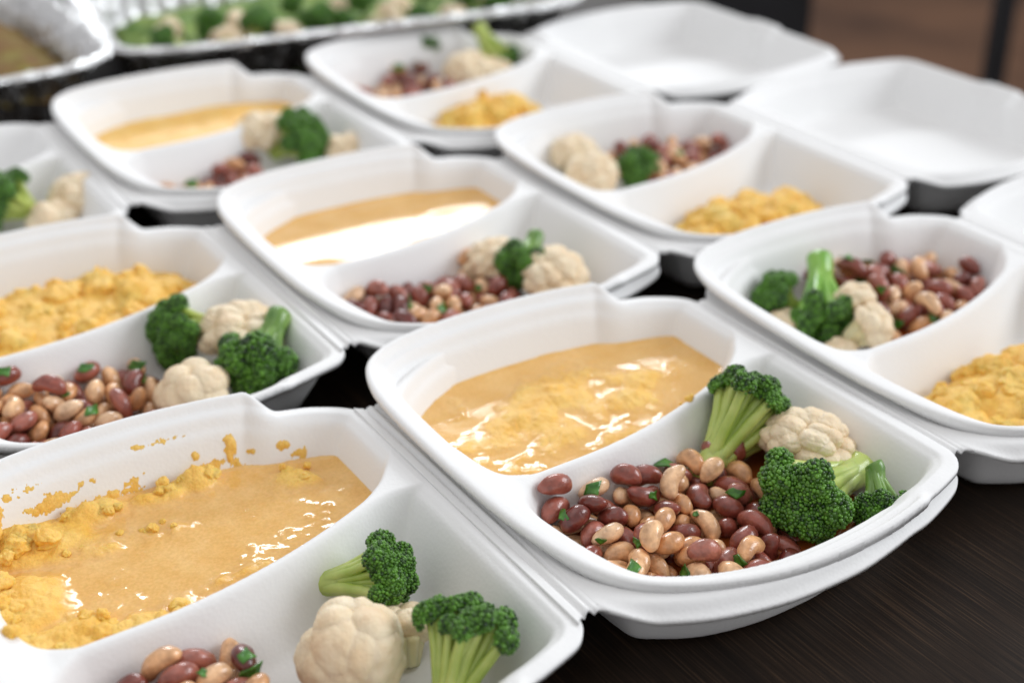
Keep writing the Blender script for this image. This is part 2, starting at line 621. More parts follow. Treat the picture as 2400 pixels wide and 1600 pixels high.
# settled bean piles: shape, x, y, z (tenths of a millimetre, tray frame), orientation
BEAN_DATA = {
    'M': [
        (1,-35,-849,-283,11,-81,47,34), (7,-465,-629,-290,76,-30,11,-57), (4,-467,-769,-317,85,50,-7,-17), (0,56,-823,-263,68,20,-67,23),
        (6,304,-294,-234,68,31,-29,-60), (0,-2,-327,-288,31,-94,13,-7), (5,40,-485,-295,12,-39,-89,20), (0,-267,-730,-321,58,46,-39,-56),
        (0,248,-379,-319,78,34,-17,-50), (7,-260,-269,-272,75,-27,11,59), (7,-444,-295,-279,66,-20,22,69), (0,-456,-184,-228,2,41,39,82),
        (7,121,-388,-269,8,48,11,87), (5,-696,-281,-286,38,1,68,62), (7,-690,-562,-241,13,5,49,86), (0,-30,-552,-274,13,70,56,-42),
        (9,-556,-218,-235,23,-12,-96,8), (0,214,-223,-264,11,79,-4,60), (9,-139,-507,-317,11,1,-36,-93), (0,364,-163,-175,36,56,49,55),
        (0,155,-797,-321,54,67,-38,-35), (9,-626,-409,-250,5,-82,33,-46), (2,198,-372,-245,49,72,-36,-34), (7,-777,-271,-225,63,52,31,49),
        (5,-70,-442,-291,61,55,-56,-10), (1,-186,-978,-206,79,50,-36,5), (3,-522,-443,-226,76,16,3,-62), (3,2,-376,-205,2,51,-86,-2),
        (5,-205,-442,-268,62,-32,-42,-58), (6,-174,-691,-274,70,19,69,5), (5,-104,-926,-263,55,74,-17,-34), (8,-136,-250,-318,98,20,-1,-3),
        (9,-356,-741,-306,50,29,62,53), (0,149,-588,-268,58,29,76,1), (2,-250,-525,-249,18,10,56,80), (5,-287,-638,-253,8,-13,80,58),
        (2,-612,-820,-214,66,68,-21,-24), (1,-631,-354,-196,81,56,13,13), (5,-507,-647,-252,41,50,62,45), (4,-358,-555,-316,59,23,-24,-74),
        (6,-339,-433,-219,23,3,-97,-10), (8,-611,-431,-156,45,89,-1,3), (9,-198,-197,-238,22,6,49,85), (6,-719,-646,-173,33,19,-22,90),
        (5,-386,-309,-227,55,17,-61,-55), (3,-215,-398,-188,36,51,-77,11), (6,-591,-746,-257,12,-79,-57,-20), (8,-605,-528,-225,86,48,-5,-17),
        (6,-405,-552,-224,10,18,7,-98), (7,-117,-353,-237,55,36,-64,-41), (1,-491,-312,-181,51,70,-51,-1), (5,-349,-207,-206,49,-9,-80,-34),
        (4,128,-197,-286,78,-10,42,46), (0,-221,-799,-234,34,90,19,16), (1,59,-505,-221,41,31,40,76), (1,-45,-727,-218,4,15,-39,-91),
        (3,-745,-473,-207,58,73,36,-10), (9,151,-682,-285,66,43,61,-4), (4,234,-741,-317,37,56,65,36), (2,-270,-255,-145,5,18,-21,96),
        (0,-465,-527,-178,76,53,29,23), (0,-689,-117,-45,5,-11,-51,-85), (6,-408,-628,-158,30,95,4,1), (3,288,-139,-185,24,68,-64,-25),
        (6,-599,-645,-182,48,22,-40,-75), (0,-714,-171,-144,77,62,16,8), (8,106,-153,-188,31,56,64,41), (7,311,-474,-252,49,58,43,49),
        (6,-334,-714,-212,50,85,-9,-12), (1,-307,-172,-99,36,31,64,60), (7,-414,-829,-227,66,22,-46,-56), (5,-130,-328,-107,32,-21,92,8),
        (6,-290,-932,-181,69,17,24,66), (9,-663,-217,-213,57,60,-55,-2), (1,-682,-284,-127,8,-14,66,73), (0,-191,-172,-154,75,62,-18,-14),
        (6,143,-274,-169,1,17,-63,-76), (2,72,-677,-226,56,54,-43,-46), (5,-333,-499,-157,30,11,-70,-63), (1,75,-909,-292,12,33,-59,-73),
        (7,-127,-541,-232,53,45,-30,-65), (6,-497,-623,-92,9,-36,88,29), (3,-339,-792,-142,60,77,2,-23), (3,-546,-243,-122,40,62,-68,4),
        (4,32,-159,-204,2,-88,45,12), (8,-477,-139,-125,46,89,-2,2), (6,-51,-267,-193,79,34,52,3), (4,148,-471,-204,47,75,10,-45),
        (9,-690,-729,-138,28,20,-28,-90), (7,-123,-868,-181,88,44,13,12),],
    'F': [
        (2,-693,-577,-266,11,22,-83,-50), (6,-175,-178,-220,8,84,31,44), (0,-506,-458,-245,2,-69,72,6), (2,-275,-422,-263,27,83,-45,-17),
        (1,-470,-801,-247,16,73,-66,-6), (5,-878,-371,-234,19,88,40,-19), (8,-671,-471,-241,9,12,-98,15), (3,-186,-590,-250,8,95,-29,-11),
        (1,-829,-476,-245,32,2,-40,-86), (8,-234,-266,-233,4,-86,42,-28), (4,-459,-247,-229,50,-67,53,-16), (9,-124,-302,-249,6,68,-73,-2),
        (1,-749,-707,-223,67,-30,-49,46), (3,-851,-601,-216,11,81,37,-45), (7,-376,-902,-233,82,-21,-10,-53), (1,-227,-816,-254,70,67,-18,-14),
        (5,-737,-284,-259,26,96,3,2), (4,-137,-492,-257,51,41,51,56), (4,-593,-213,-169,32,16,88,31), (4,-581,-259,-238,89,-20,-12,39),
        (2,-317,-169,-191,43,86,8,-26), (2,-587,-621,-266,76,58,19,21), (5,-296,-342,-181,74,64,-12,19), (3,-225,-393,-213,36,-33,-43,-76),
        (0,-435,-405,-254,18,67,70,16), (8,-675,-791,-239,67,30,-54,-41), (6,-405,-866,-165,36,36,69,51), (4,-147,-922,-214,53,-28,42,-68),
        (4,-727,-214,-217,7,-20,60,77), (8,-330,-989,-147,4,-9,-88,-47), (6,-673,-294,-150,22,5,-92,-33), (9,-598,-761,-254,77,17,-14,-59),
        (7,-538,-902,-215,1,18,73,66), (0,-232,-907,-206,11,-56,13,81), (7,-419,-577,-223,19,92,1,34), (9,-332,-493,-189,11,-19,57,79),
        (4,-414,-727,-184,66,46,-48,-35), (7,-452,-189,-141,71,63,-28,14), (8,-540,-321,-220,24,-38,-57,-69), (5,-190,-483,-180,46,84,12,28),
        (2,-735,-533,-172,15,41,-79,-44), (2,-873,-497,-160,70,46,28,47), (6,-861,-252,-239,19,42,-63,-62), (1,-603,-777,-144,84,15,21,-49),
        (3,-561,-398,-134,9,93,29,19), (2,-184,-652,-172,90,36,17,-17), (0,-417,-267,-165,3,3,-60,-80), (1,-318,-835,-171,11,53,82,20),
        (9,-523,-702,-167,74,45,-24,-44), (9,-441,-375,-162,40,88,13,21), (6,-477,-539,-193,74,57,26,22), (2,-642,-395,-197,95,-5,26,16),
        (7,-197,-725,-125,20,5,-75,-63), (3,-139,-308,-165,77,27,29,49), (5,-671,-361,-107,15,-5,-60,-78), (4,-162,-810,-164,78,56,8,-28),
        (6,-232,-721,-216,79,-9,53,29), (0,-489,-855,-126,62,29,55,48), (1,-781,-348,-174,41,42,40,71), (9,-132,-748,-225,72,24,-43,48),
        (2,-782,-763,-183,49,78,-31,-24), (6,-320,-676,-165,39,52,-72,-24), (6,-639,-675,-158,20,-30,89,28), (8,-587,-542,-185,56,19,62,52),],
    'L': [
        (8,-358,-326,-321,35,7,-22,-91), (6,-119,-257,-306,13,93,34,-5), (0,-355,-581,-309,16,6,-13,-98), (6,-92,-619,-315,2,-1,50,87),
        (9,-271,-459,-313,40,2,-13,-91), (6,-470,-317,-300,68,44,-48,-33), (8,73,-524,-323,33,46,-70,-44), (5,-443,-457,-322,91,41,-3,-2),
        (3,-208,-335,-275,29,-64,64,31), (0,-432,-540,-286,28,-16,78,53), (4,-749,-424,-227,18,13,7,97), (0,-525,-603,-311,62,77,-17,-6),
        (8,-631,-356,-244,69,21,24,65), (4,-555,-355,-299,27,56,47,63), (1,-380,-228,-288,19,85,23,44), (2,-245,-676,-321,23,79,55,14),
        (9,-526,-691,-239,38,93,1,-3), (9,-296,-514,-226,3,94,-18,29), (2,-278,-196,-264,1,75,38,54), (7,-139,-191,-289,68,67,-7,28),
        (2,-744,-308,-252,65,1,50,57), (1,-157,-147,-170,33,93,4,15), (2,-560,-259,-238,54,0,-46,-70), (3,12,-197,-276,42,-33,81,23),
        (3,-639,-630,-274,18,88,-19,40), (3,-677,-554,-262,3,-24,66,71), (5,-355,-463,-195,33,-17,47,80), (3,-349,-690,-271,17,-80,-32,-47),
        (5,-18,-475,-215,0,44,49,-75), (8,-495,-390,-223,44,61,-47,-46), (8,124,-173,-232,63,26,55,47), (6,-86,-357,-230,49,28,-53,-63),
        (3,-606,-460,-177,4,-14,13,98), (5,-635,-210,-185,7,-87,26,-41), (8,-541,-480,-243,8,-85,29,-42), (1,-280,-406,-227,23,84,-49,-2),
        (5,-783,-228,-189,56,73,40,-3), (4,-400,-621,-228,52,81,11,25), (5,-175,-444,-289,66,55,50,10), (7,-453,-250,-213,51,55,62,23),
        (6,-531,-188,-165,67,67,-32,1), (6,-174,-354,-188,63,60,18,45), (7,-743,-306,-143,48,87,7,-7), (5,126,-382,-266,31,63,-5,71),
        (0,4,-703,-280,19,-36,64,65), (5,-328,-295,-181,25,67,69,9), (9,-693,-150,-131,1,-99,2,12), (2,-88,-503,-215,28,70,-35,-56),
        (6,-624,-357,-135,13,-86,-49,-1), (7,-424,-353,-201,49,-33,-33,-74), (9,-360,-155,-163,5,-98,8,16), (4,-737,-518,-178,64,73,-11,20),
        (1,-575,-129,-75,3,2,-41,-91), (0,-168,-797,-233,25,34,85,31), (1,40,-381,-183,24,-40,87,17), (2,-408,-316,-113,23,27,71,61),
        (9,-44,-213,-203,52,43,24,70), (2,47,-831,-238,0,10,-80,-59), (8,-192,-584,-256,47,83,-29,10),],
    'C': [
        (2,121,-481,-296,30,22,4,93), (5,-125,-553,-325,31,45,-70,-45), (3,228,-334,-248,42,28,79,34), (2,-40,-721,-275,16,56,-33,-75),
        (8,-629,-572,-265,23,30,71,60), (8,-231,-352,-292,64,-17,-30,-69), (0,152,-674,-317,30,78,52,17), (9,-341,-659,-297,12,4,-50,86),
        (5,131,-140,-280,43,76,8,48), (6,-26,-531,-303,44,-5,-13,-89), (8,108,-290,-321,63,17,17,74), (6,9,-387,-314,90,34,-8,-26),
        (6,136,-371,-248,71,30,27,58), (6,251,-762,-239,44,57,-69,1), (1,-524,-336,-218,84,-2,-12,53), (1,-586,-444,-258,10,45,26,85),
        (2,-635,-283,-223,44,75,40,29), (5,-676,-166,-184,30,93,4,21), (8,-185,-518,-241,65,24,-42,-59), (8,202,-73,-181,14,4,-57,-81),
        (8,-268,-495,-235,28,36,-61,-65), (2,-27,-188,-284,80,53,25,-14), (8,-372,-606,-242,23,-8,-64,-73), (0,-263,-653,-251,65,67,35,5),
        (0,-136,-685,-279,64,59,48,-9), (0,-535,-219,-167,74,38,-44,-34), (2,-472,-405,-221,31,41,-53,-68), (8,-499,-207,-281,0,17,-64,-75),
        (8,-374,-385,-282,65,34,-67,-14), (2,-67,-492,-263,69,41,55,22), (0,-202,-255,-239,31,24,58,72), (3,-729,-440,-220,91,27,7,30),
        (9,-189,-417,-175,21,64,74,-9), (1,-303,-320,-222,18,66,50,52), (1,244,-542,-283,10,66,-44,-60), (6,-444,-702,-282,40,-22,72,52),
        (5,-424,-527,-240,8,-1,-78,-62), (3,-300,-821,-244,44,88,8,-17), (0,-104,-341,-215,62,6,4,-78), (2,126,-684,-232,78,54,10,30),
        (4,-318,-186,-239,39,80,4,46), (5,69,-582,-273,46,77,-6,-44), (1,36,-285,-231,34,67,-62,-24), (1,-405,-251,-212,20,48,35,78),
        (3,-759,-310,-196,83,41,-34,-17), (1,176,-482,-205,17,17,-58,-78), (2,-532,-577,-223,45,72,-15,-51), (5,-87,-806,-219,26,50,41,72),],
    'R': [
        (4,661,687,-309,1,-18,98,8), (1,209,942,-272,69,-11,-68,-22), (6,726,806,-283,51,-83,-20,-14), (1,524,464,-312,86,36,12,35),
        (1,458,522,-216,36,30,65,60), (8,122,724,-323,7,11,-94,-33), (8,191,219,-231,75,55,35,6), (4,516,797,-298,32,-3,36,-87),
        (9,263,740,-306,8,-96,-27,2), (6,768,686,-270,39,55,-48,-56), (5,123,618,-325,52,69,40,33), (0,36,900,-220,19,72,-65,-16),
        (0,399,689,-320,6,16,-85,-49), (1,580,420,-252,17,54,8,82), (8,-81,226,-307,73,45,38,34), (9,287,415,-319,22,11,-53,-81),
        (5,-85,382,-325,46,29,-47,-69), (9,95,210,-256,88,30,34,17), (9,9,515,-319,26,38,-77,-45), (2,350,362,-321,37,15,-36,-84),
        (4,21,249,-312,35,31,-65,-60), (5,472,842,-221,57,55,7,61), (0,233,570,-298,39,45,-76,-26), (8,136,954,-185,30,6,72,63),
        (0,431,572,-312,97,19,1,-16), (1,-13,690,-196,34,-77,20,50), (7,163,639,-232,58,67,44,12), (6,324,607,-230,71,24,-66,3),
        (5,117,343,-277,40,75,-46,25), (0,621,762,-202,30,-15,-90,28), (2,105,437,-273,45,-17,58,66), (5,350,1016,-253,82,57,-6,1),
        (7,451,884,-293,19,-25,-86,-40), (0,338,398,-233,54,40,58,46), (0,697,564,-236,42,87,21,-17), (6,474,338,-267,30,24,-89,-25),
        (7,192,1075,-232,4,-48,-46,-74), (4,567,893,-229,4,61,-79,-4), (1,328,758,-228,55,24,-31,-74), (0,714,441,-237,72,64,15,22),
        (9,737,863,-222,64,66,34,17), (1,810,604,-186,60,36,28,66), (2,54,894,-140,11,45,77,43), (7,66,746,-232,6,19,83,53),
        (0,554,681,-292,6,-54,74,40), (0,65,678,-174,38,61,-12,-68), (2,-107,1030,-195,64,27,-42,-59), (0,-54,511,-241,37,48,-53,-59),
        (9,10,1055,-201,54,25,-41,-69), (0,212,378,-227,74,12,-21,-63), (0,175,810,-185,53,42,-47,-57), (1,458,958,-196,24,6,-90,-36),
        (5,564,549,-248,42,20,58,67), (6,504,730,-171,34,-48,81,5), (1,307,895,-198,4,12,-5,99), (7,160,356,-177,38,62,52,45),
        (9,104,536,-246,37,92,-13,7),],
    'D': [
        (6,0,1022,-274,73,-47,-42,26), (1,8,303,-221,81,-29,-25,44), (7,8,410,-330,37,33,54,68), (3,670,873,-288,12,-61,-72,-32),
        (5,378,933,-282,83,21,-46,-24), (7,200,1007,-230,35,28,-70,-56), (4,358,1035,-227,21,-27,56,75), (1,767,544,-266,27,59,-69,-33),
        (6,636,720,-316,46,33,-44,-69), (7,65,434,-272,41,-9,-89,-19), (1,553,870,-295,15,-86,-46,-17), (2,-28,556,-252,24,65,17,-70),
        (0,255,559,-321,54,44,-42,-58), (9,755,786,-293,16,45,-49,-73), (2,340,798,-248,79,61,7,-9), (5,171,869,-236,48,82,-17,-27),
        (7,492,897,-239,69,62,25,30), (0,738,641,-302,3,-49,82,30), (0,570,741,-255,58,60,42,36), (1,282,902,-200,65,74,13,-11),
        (7,155,449,-263,55,64,54,4), (4,352,669,-305,15,-8,-46,-87), (1,64,991,-216,47,57,32,59), (6,319,429,-252,27,41,78,39),
        (1,425,585,-233,79,14,-12,-59), (6,370,715,-226,56,82,8,-6), (1,181,655,-218,36,87,-6,-34), (7,96,584,-230,52,38,45,62),
        (6,317,613,-224,40,80,-28,-34), (0,568,446,-269,73,-39,54,-16), (6,685,769,-228,44,29,65,55), (0,802,695,-217,45,58,-54,-42),],
    'G': [
        (3,-10,-217,-297,25,-34,90,12), (5,73,-363,-322,91,39,-7,-12), (1,-126,-264,-282,35,-11,93,-1), (0,-144,-538,-313,17,70,68,14),
        (1,-464,-413,-296,13,-93,-29,-18), (1,-364,-479,-312,31,10,-36,-87), (7,-204,-539,-326,66,29,24,65), (2,-59,-460,-285,69,64,21,-25),
        (5,-569,-385,-296,24,79,-55,14), (1,-243,-387,-290,1,-62,72,-30), (9,-34,-333,-282,11,63,-75,-16), (2,33,-369,-243,47,63,-42,-46),
        (7,-615,-232,-298,1,38,67,64), (1,-138,-370,-290,25,41,19,86), (3,121,-490,-305,72,10,-3,69), (8,-476,-329,-322,3,-1,-93,-36),
        (9,-333,-342,-301,83,-6,-27,48), (3,-279,-253,-313,88,36,-3,-31), (9,-418,-237,-296,3,31,83,46), (5,-68,-192,-226,26,17,71,63),
        (0,71,-159,-218,93,31,7,-17), (4,-750,-257,-274,26,25,-84,-41), (2,-691,-405,-269,3,-39,70,60), (0,-182,-226,-221,64,-4,34,69),
        (6,-286,-662,-286,50,-44,64,-38),],
    'H': [
        (0,-484,883,-321,69,46,33,44), (0,-254,931,-320,51,81,28,13), (0,-70,679,-319,34,75,53,21), (8,-359,981,-318,65,18,14,72),
        (2,0,536,-321,21,67,68,19), (3,-674,765,-232,77,19,-10,-60), (4,55,1085,-217,5,-80,25,54), (3,-261,1051,-287,19,-88,32,29),
        (5,-162,540,-291,3,-61,73,-30), (6,59,682,-301,69,20,45,54), (9,-550,630,-317,34,94,-9,-1), (7,-408,361,-252,14,26,87,39),
        (6,-42,837,-286,6,-90,11,41), (2,-153,674,-283,30,-28,91,-1), (1,-165,910,-236,40,27,-50,-72), (2,-174,994,-272,40,1,-91,-12),
        (8,-466,731,-320,19,92,-35,-5), (9,57,819,-281,22,66,5,72), (7,6,890,-288,23,-28,-88,-30), (5,-25,602,-245,31,45,-50,-67),
        (8,-614,965,-289,57,37,-56,-47), (4,8,742,-229,24,-10,69,67), (9,-503,995,-298,10,-23,93,-27), (1,-285,582,-244,1,9,73,67),
        (0,-186,780,-240,14,-19,71,66), (3,61,515,-225,62,36,37,59), (8,-300,821,-284,4,-49,56,66), (8,-407,871,-289,28,61,30,67),
        (7,-393,671,-271,50,60,55,29), (7,-546,683,-272,34,2,66,67), (4,26,969,-188,3,26,90,-34), (6,-138,1093,-210,55,81,5,-19),
        (4,-315,950,-227,99,1,4,14),],
}
BEAN_LIFT = {'M': 1.06, 'F': 1.22, 'L': 1.05, 'C': 1.08, 'R': 1.25, 'D': 1.2, 'G': 1.1, 'H': 1.3}
# chopped parsley: box, x, y, z (mm), scale, rotation
PARSLEY = [
    ('M', -1.2, -12.5, -14.5, 1.9, 0.23, -0.24, 2.49),
    ('M', -51.7, -19.0, -6.1, 1.3, 0.81, -0.26, -0.43),
    ('M', -74.3, -26.6, -7.2, 1.0, 0.82, 0.25, -1.93),
    ('M', -25.8, -32.4, -12.0, 0.9, 1.21, 0.16, 0.18),
    ('M', -44.1, -78.1, -19.5, 1.3, 1.19, 0.02, -1.89),
    ('M', -70.9, -75.4, -7.2, 1.2, 0.3, -0.2, 0.67),
    ('M', -22.0, -89.0, -16.3, 1.2, 1.38, 0.26, -1.6),
    ('M', 10.3, -49.7, -14.5, 1.1, 0.96, 0.18, -0.79),
    ('M', -54.2, -56.3, -12.9, 0.9, 1.39, -0.18, -1.32),
    ('M', -14.6, -50.2, -16.2, 0.6, 0.54, 0.08, -1.9),
    ('M', -68.0, -47.2, -12.0, 0.7, 1.73, 0.21, -0.79),
    ('F', -16.1, -39.8, -11.8, 1.6, 1.68, -0.25, -0.22),
    ('F', -22.1, -71.2, 0.8, 1.5, 0.47, 0.1, 3.18),
    ('F', -15.5, -35.0, -5.9, 1.2, 0.45, -0.02, 0.71),
    ('F', -33.2, -33.8, -7.2, 0.8, 0.18, 0.26, 5.44),
    ('L', -17.5, -18.8, -10.4, 1.3, 0.55, -0.12, -0.67),
    ('L', 10.2, -22.4, -16.5, 1.5, 1.16, 0.04, -0.77),
    ('L', -25.4, -54.9, -16.6, 1.3, 0.78, 0.21, 0.49),
    ('L', -59.0, -17.4, -0.4, 1.2, 0.72, -0.05, -0.08),
    ('L', 9.5, -38.1, -16.4, 1.0, 1.77, -0.04, 1.01),
    ('L', -34.3, -36.6, -12.9, 0.8, 0.54, -0.12, -1.04),
    ('C', -42.2, -43.3, -17.1, 1.5, 1.46, -0.27, 0.99),
    ('C', -26.6, -55.9, -18.6, 1.4, 1.0, 0.08, 0.58),
    ('C', -23.1, -30.3, -17.3, 1.1, 1.14, 0.02, -0.76),
    ('C', 7.7, -40.9, -20.4, 0.9, 1.04, -0.09, -1.2),
    ('R', 32.8, 102.5, -15.2, 1.6, 0.7, -0.18, 2.59),
    ('R', 4.0, 93.0, -0.9, 1.3, 0.17, 0.08, 1.74),
    ('R', 40.4, 84.0, -16.4, 1.4, 1.37, 0.15, -1.64),
    ('R', 17.7, 90.3, -19.8, 1.4, 1.14, 0.04, -0.53),
    ('R', 14.5, 29.7, -18.2, 1.5, 0.7, -0.24, 0.91),
    ('R', 1.8, 45.3, -25.7, 1.4, 1.31, -0.16, -1.73),
    ('R', 3.8, 62.0, -10.4, 1, 1.51, 0.07, -0.99),
    ('D', 31.5, 59.6, -13.0, 1.2, 0.12, -0.1, 1.11),
    ('G', -43.1, -26.1, -24.5, 1.5, 0.84, -0.27, -0.31),
    ('G', -43.1, -26.1, -24.5, 1.6, 0.99, 0.24, -0.31),
    ('H', -16.2, 104.9, -11.4, 1.5, 1.12, 0.14, -0.44),
    ('H', 0.2, 99.2, -10.3, 1.5, 0.54, -0.29, 1.81),
]

# ------------------------------------------------------------------ food materials
def bean_material(name, c0, c1, c2):
    m, nt, bs = new_mat(name)
    oi = nt.nodes.new('ShaderNodeObjectInfo')
    r = ramp(nt, oi.outputs['Random'], [(0.0, c0), (0.55, c1), (1.0, c2)])
    v = coords(nt, 1.0)
    n1 = nd(nt, 'ShaderNodeTexNoise', Scale=210.0, Detail=4.0)
    nt.links.new(v, n1.inputs['Vector'])
    r2 = ramp(nt, n1.outputs['Fac'], [(0.3, (0.62, 0.56, 0.52)), (0.7, (1.22, 1.2, 1.16))])
    mx = nt.nodes.new('ShaderNodeMix')
    mx.data_type = 'RGBA'; mx.blend_type = 'MULTIPLY'; mx.inputs[0].default_value = 1.0
    nt.links.new(r.outputs['Color'], mx.inputs[6]); nt.links.new(r2.outputs['Color'], mx.inputs[7])
    nt.links.new(mx.outputs[2], bs.inputs['Base Color'])
    bs.inputs['Roughness'].default_value = 0.30
    bs.inputs['Specular IOR Level'].default_value = 0.5
    bs.inputs['Coat Weight'].default_value = 0.5
    bs.inputs['Coat Roughness'].default_value = 0.12
    n2 = nd(nt, 'ShaderNodeTexNoise', Scale=900.0, Detail=2.0)
    nt.links.new(v, n2.inputs['Vector'])
    b1 = bump(nt, n1.outputs['Fac'], 0.45, 0.0009, bs)
    bump(nt, n2.outputs['Fac'], 0.45, 0.0004, bs, b1)
    return m


RED = bean_material('kidney_bean', (0.14, 0.025, 0.018), (0.33, 0.085, 0.058), (0.42, 0.15, 0.11))
PALE = bean_material('pale_bean', (0.72, 0.37, 0.165), (0.83, 0.51, 0.275), (0.88, 0.61, 0.39))


def polenta_material():
    m, nt, bs = new_mat('polenta')
    v = coords(nt, 1.0)
    at = nt.nodes.new('ShaderNodeAttribute'); at.attribute_name = 'wet'
    n1 = nd(nt, 'ShaderNodeTexNoise', Scale=60.0, Detail=4.0)
    nt.links.new(v, n1.inputs['Vector'])
    rd = ramp(nt, n1.outputs['Fac'], [(0.3, (0.92, 0.52, 0.07)), (0.7, (0.97, 0.65, 0.17))])
    rw = ramp(nt, n1.outputs['Fac'], [(0.3, (0.77, 0.44, 0.125)), (0.7, (0.84, 0.53, 0.20))])
    mx = nt.nodes.new('ShaderNodeMix'); mx.data_type = 'RGBA'
    nt.links.new(at.outputs['Fac'], mx.inputs[0])
    nt.links.new(rd.outputs['Color'], mx.inputs[6]); nt.links.new(rw.outputs['Color'], mx.inputs[7])
    sp = nd(nt, 'ShaderNodeTexNoise', Scale=700.0, Detail=2.0)
    nt.links.new(v, sp.inputs['Vector'])
    sr = ramp(nt, sp.outputs['Fac'], [(0.3, (0.92, 0.89, 0.80)), (0.65, (1.03, 1.03, 1.03))])
    my = nt.nodes.new('ShaderNodeMix'); my.data_type = 'RGBA'; my.blend_type = 'MULTIPLY'; my.inputs[0].default_value = 1.0
    nt.links.new(mx.outputs[2], my.inputs[6]); nt.links.new(sr.outputs['Color'], my.inputs[7])
    nt.links.new(my.outputs[2], bs.inputs['Base Color'])
    rr = nd(nt, 'ShaderNodeMapRange')
    rr.inputs['To Min'].default_value = 0.50; rr.inputs['To Max'].default_value = 0.08
    nt.links.new(at.outputs['Fac'], rr.inputs['Value'])
    nt.links.new(rr.outputs['Result'], bs.inputs['Roughness'])
    bs.inputs['Specular IOR Level'].default_value = 0.5
    bs.inputs['Subsurface Weight'].default_value = 0.3
    bs.inputs['Subsurface Radius'].default_value = (1.0, 0.55, 0.15)
    bs.inputs['Subsurface Scale'].default_value = 0.004
    n2 = nd(nt, 'ShaderNodeTexNoise', Scale=1000.0, Detail=3.0, Roughness=0.7)
    nt.links.new(v, n2.inputs['Vector'])
    n3 = nd(nt, 'ShaderNodeTexNoise', Scale=320.0, Detail=2.0)
    nt.links.new(v, n3.inputs['Vector'])
    st = nd(nt, 'ShaderNodeMapRange')
    st.inputs['To Min'].default_value = 0.75; st.inputs['To Max'].default_value = 0.04
    nt.links.new(at.outputs['Fac'], st.inputs['Value'])
    b1 = bump(nt, n3.outputs['Fac'], 0.3, 0.0012, bs)
    b2 = bump(nt, n2.outputs['Fac'], 0.3, 0.0009, bs, b1)
    nt.links.new(st.outputs['Result'], b1.inputs['Strength'])
    nt.links.new(st.outputs['Result'], b2.inputs['Strength'])
    return m


POLENTA = polenta_material()


def plain_food(name, c0, c1, scale, rough, bumps, sss=0.0, island=False, coat=0.0):
    m, nt, bs = new_mat(name)
    v = coords(nt, 1.0)
    n1 = nd(nt, 'ShaderNodeTexNoise', Scale=scale, Detail=4.0)
    nt.links.new(v, n1.inputs['Vector'])
    src = n1.outputs['Fac']
    if island:
        g = nt.nodes.new('ShaderNodeNewGeometry')
        ma = nd(nt, 'ShaderNodeMath', operation='MULTIPLY_ADD')
        ma.inputs[1].default_value = 0.55
        nt.links.new(g.outputs['Random Per Island'], ma.inputs[0])
        mb = nd(nt, 'ShaderNodeMath', operation='MULTIPLY')
        mb.inputs[1].default_value = 0.55
        nt.links.new(n1.outputs['Fac'], mb.inputs[0])
        nt.links.new(mb.outputs[0], ma.inputs[2])
        src = ma.outputs[0]
    r = ramp(nt, src, [(0.25, c0), (0.75, c1)])
    nt.links.new(r.outputs['Color'], bs.inputs['Base Color'])
    bs.inputs['Roughness'].default_value = rough
    bs.inputs['Coat Weight'].default_value = coat
    bs.inputs['Coat Roughness'].default_value = 0.15
    if bumps:
        n2 = nd(nt, 'ShaderNodeTexNoise', Scale=bumps[0], Detail=3.0)
        nt.links.new(v, n2.inputs['Vector'])
        bump(nt, n2.outputs['Fac'], bumps[1], bumps[2], bs)
    if sss:
        bs.inputs['Subsurface Weight'].default_value = sss
        bs.inputs['Subsurface Radius'].default_value = (1.0, 0.6, 0.3)
        bs.inputs['Subsurface Scale'].default_value = 0.004
    return m


BUD = plain_food('broccoli_buds', (0.005, 0.030, 0.004), (0.115, 0.30, 0.024), 90, 0.38, None, island=True, coat=0.15)
STALK = plain_food('broccoli_stalk', (0.30, 0.44, 0.05), (0.62, 0.68, 0.22), 75, 0.34, (500, 0.2, 0.0005), 0.2, coat=0.3)
STALK_DARK = plain_food('green_stalk', (0.05, 0.17, 0.02), (0.26, 0.42, 0.08), 75, 0.34, (500, 0.2, 0.0005), 0.1, coat=0.3)
CURD = plain_food('cauliflower_curd', (0.80, 0.585, 0.36), (0.90, 0.78, 0.57), 70, 0.5, (900, 0.6, 0.0008), 0.12)
CURDSTALK = plain_food('cauliflower_stalk', (0.62, 0.52, 0.26), (0.76, 0.68, 0.42), 60, 0.45, (500, 0.2, 0.0005), 0.3)
STALK_VIVID = plain_food('vivid_stalk', (0.10, 0.34, 0.02), (0.36, 0.60, 0.11), 75, 0.3, (500, 0.2, 0.0005), 0.1, coat=0.3)
LEAF = plain_food('parsley', (0.012, 0.085, 0.008), (0.085, 0.28, 0.022), 250, 0.35, (700, 0.4, 0.0004), coat=0.3)
BROTH = plain_food('bean_broth', (0.20, 0.042, 0.010), (0.34, 0.095, 0.022), 30, 0.06, (120, 0.06, 0.001))


# ------------------------------------------------------------------ polenta
def ico(sub):
    bm = bmesh.new()
    bmesh.ops.create_icosphere(bm, subdivisions=sub, radius=1)
    bm.verts.ensure_lookup_table()
    co = np.array([v.co[:] for v in bm.verts]); f = np.array([[v.index for v in q.verts] for q in bm.faces])
    bm.free()
    return co, f


ICO4 = ico(4)


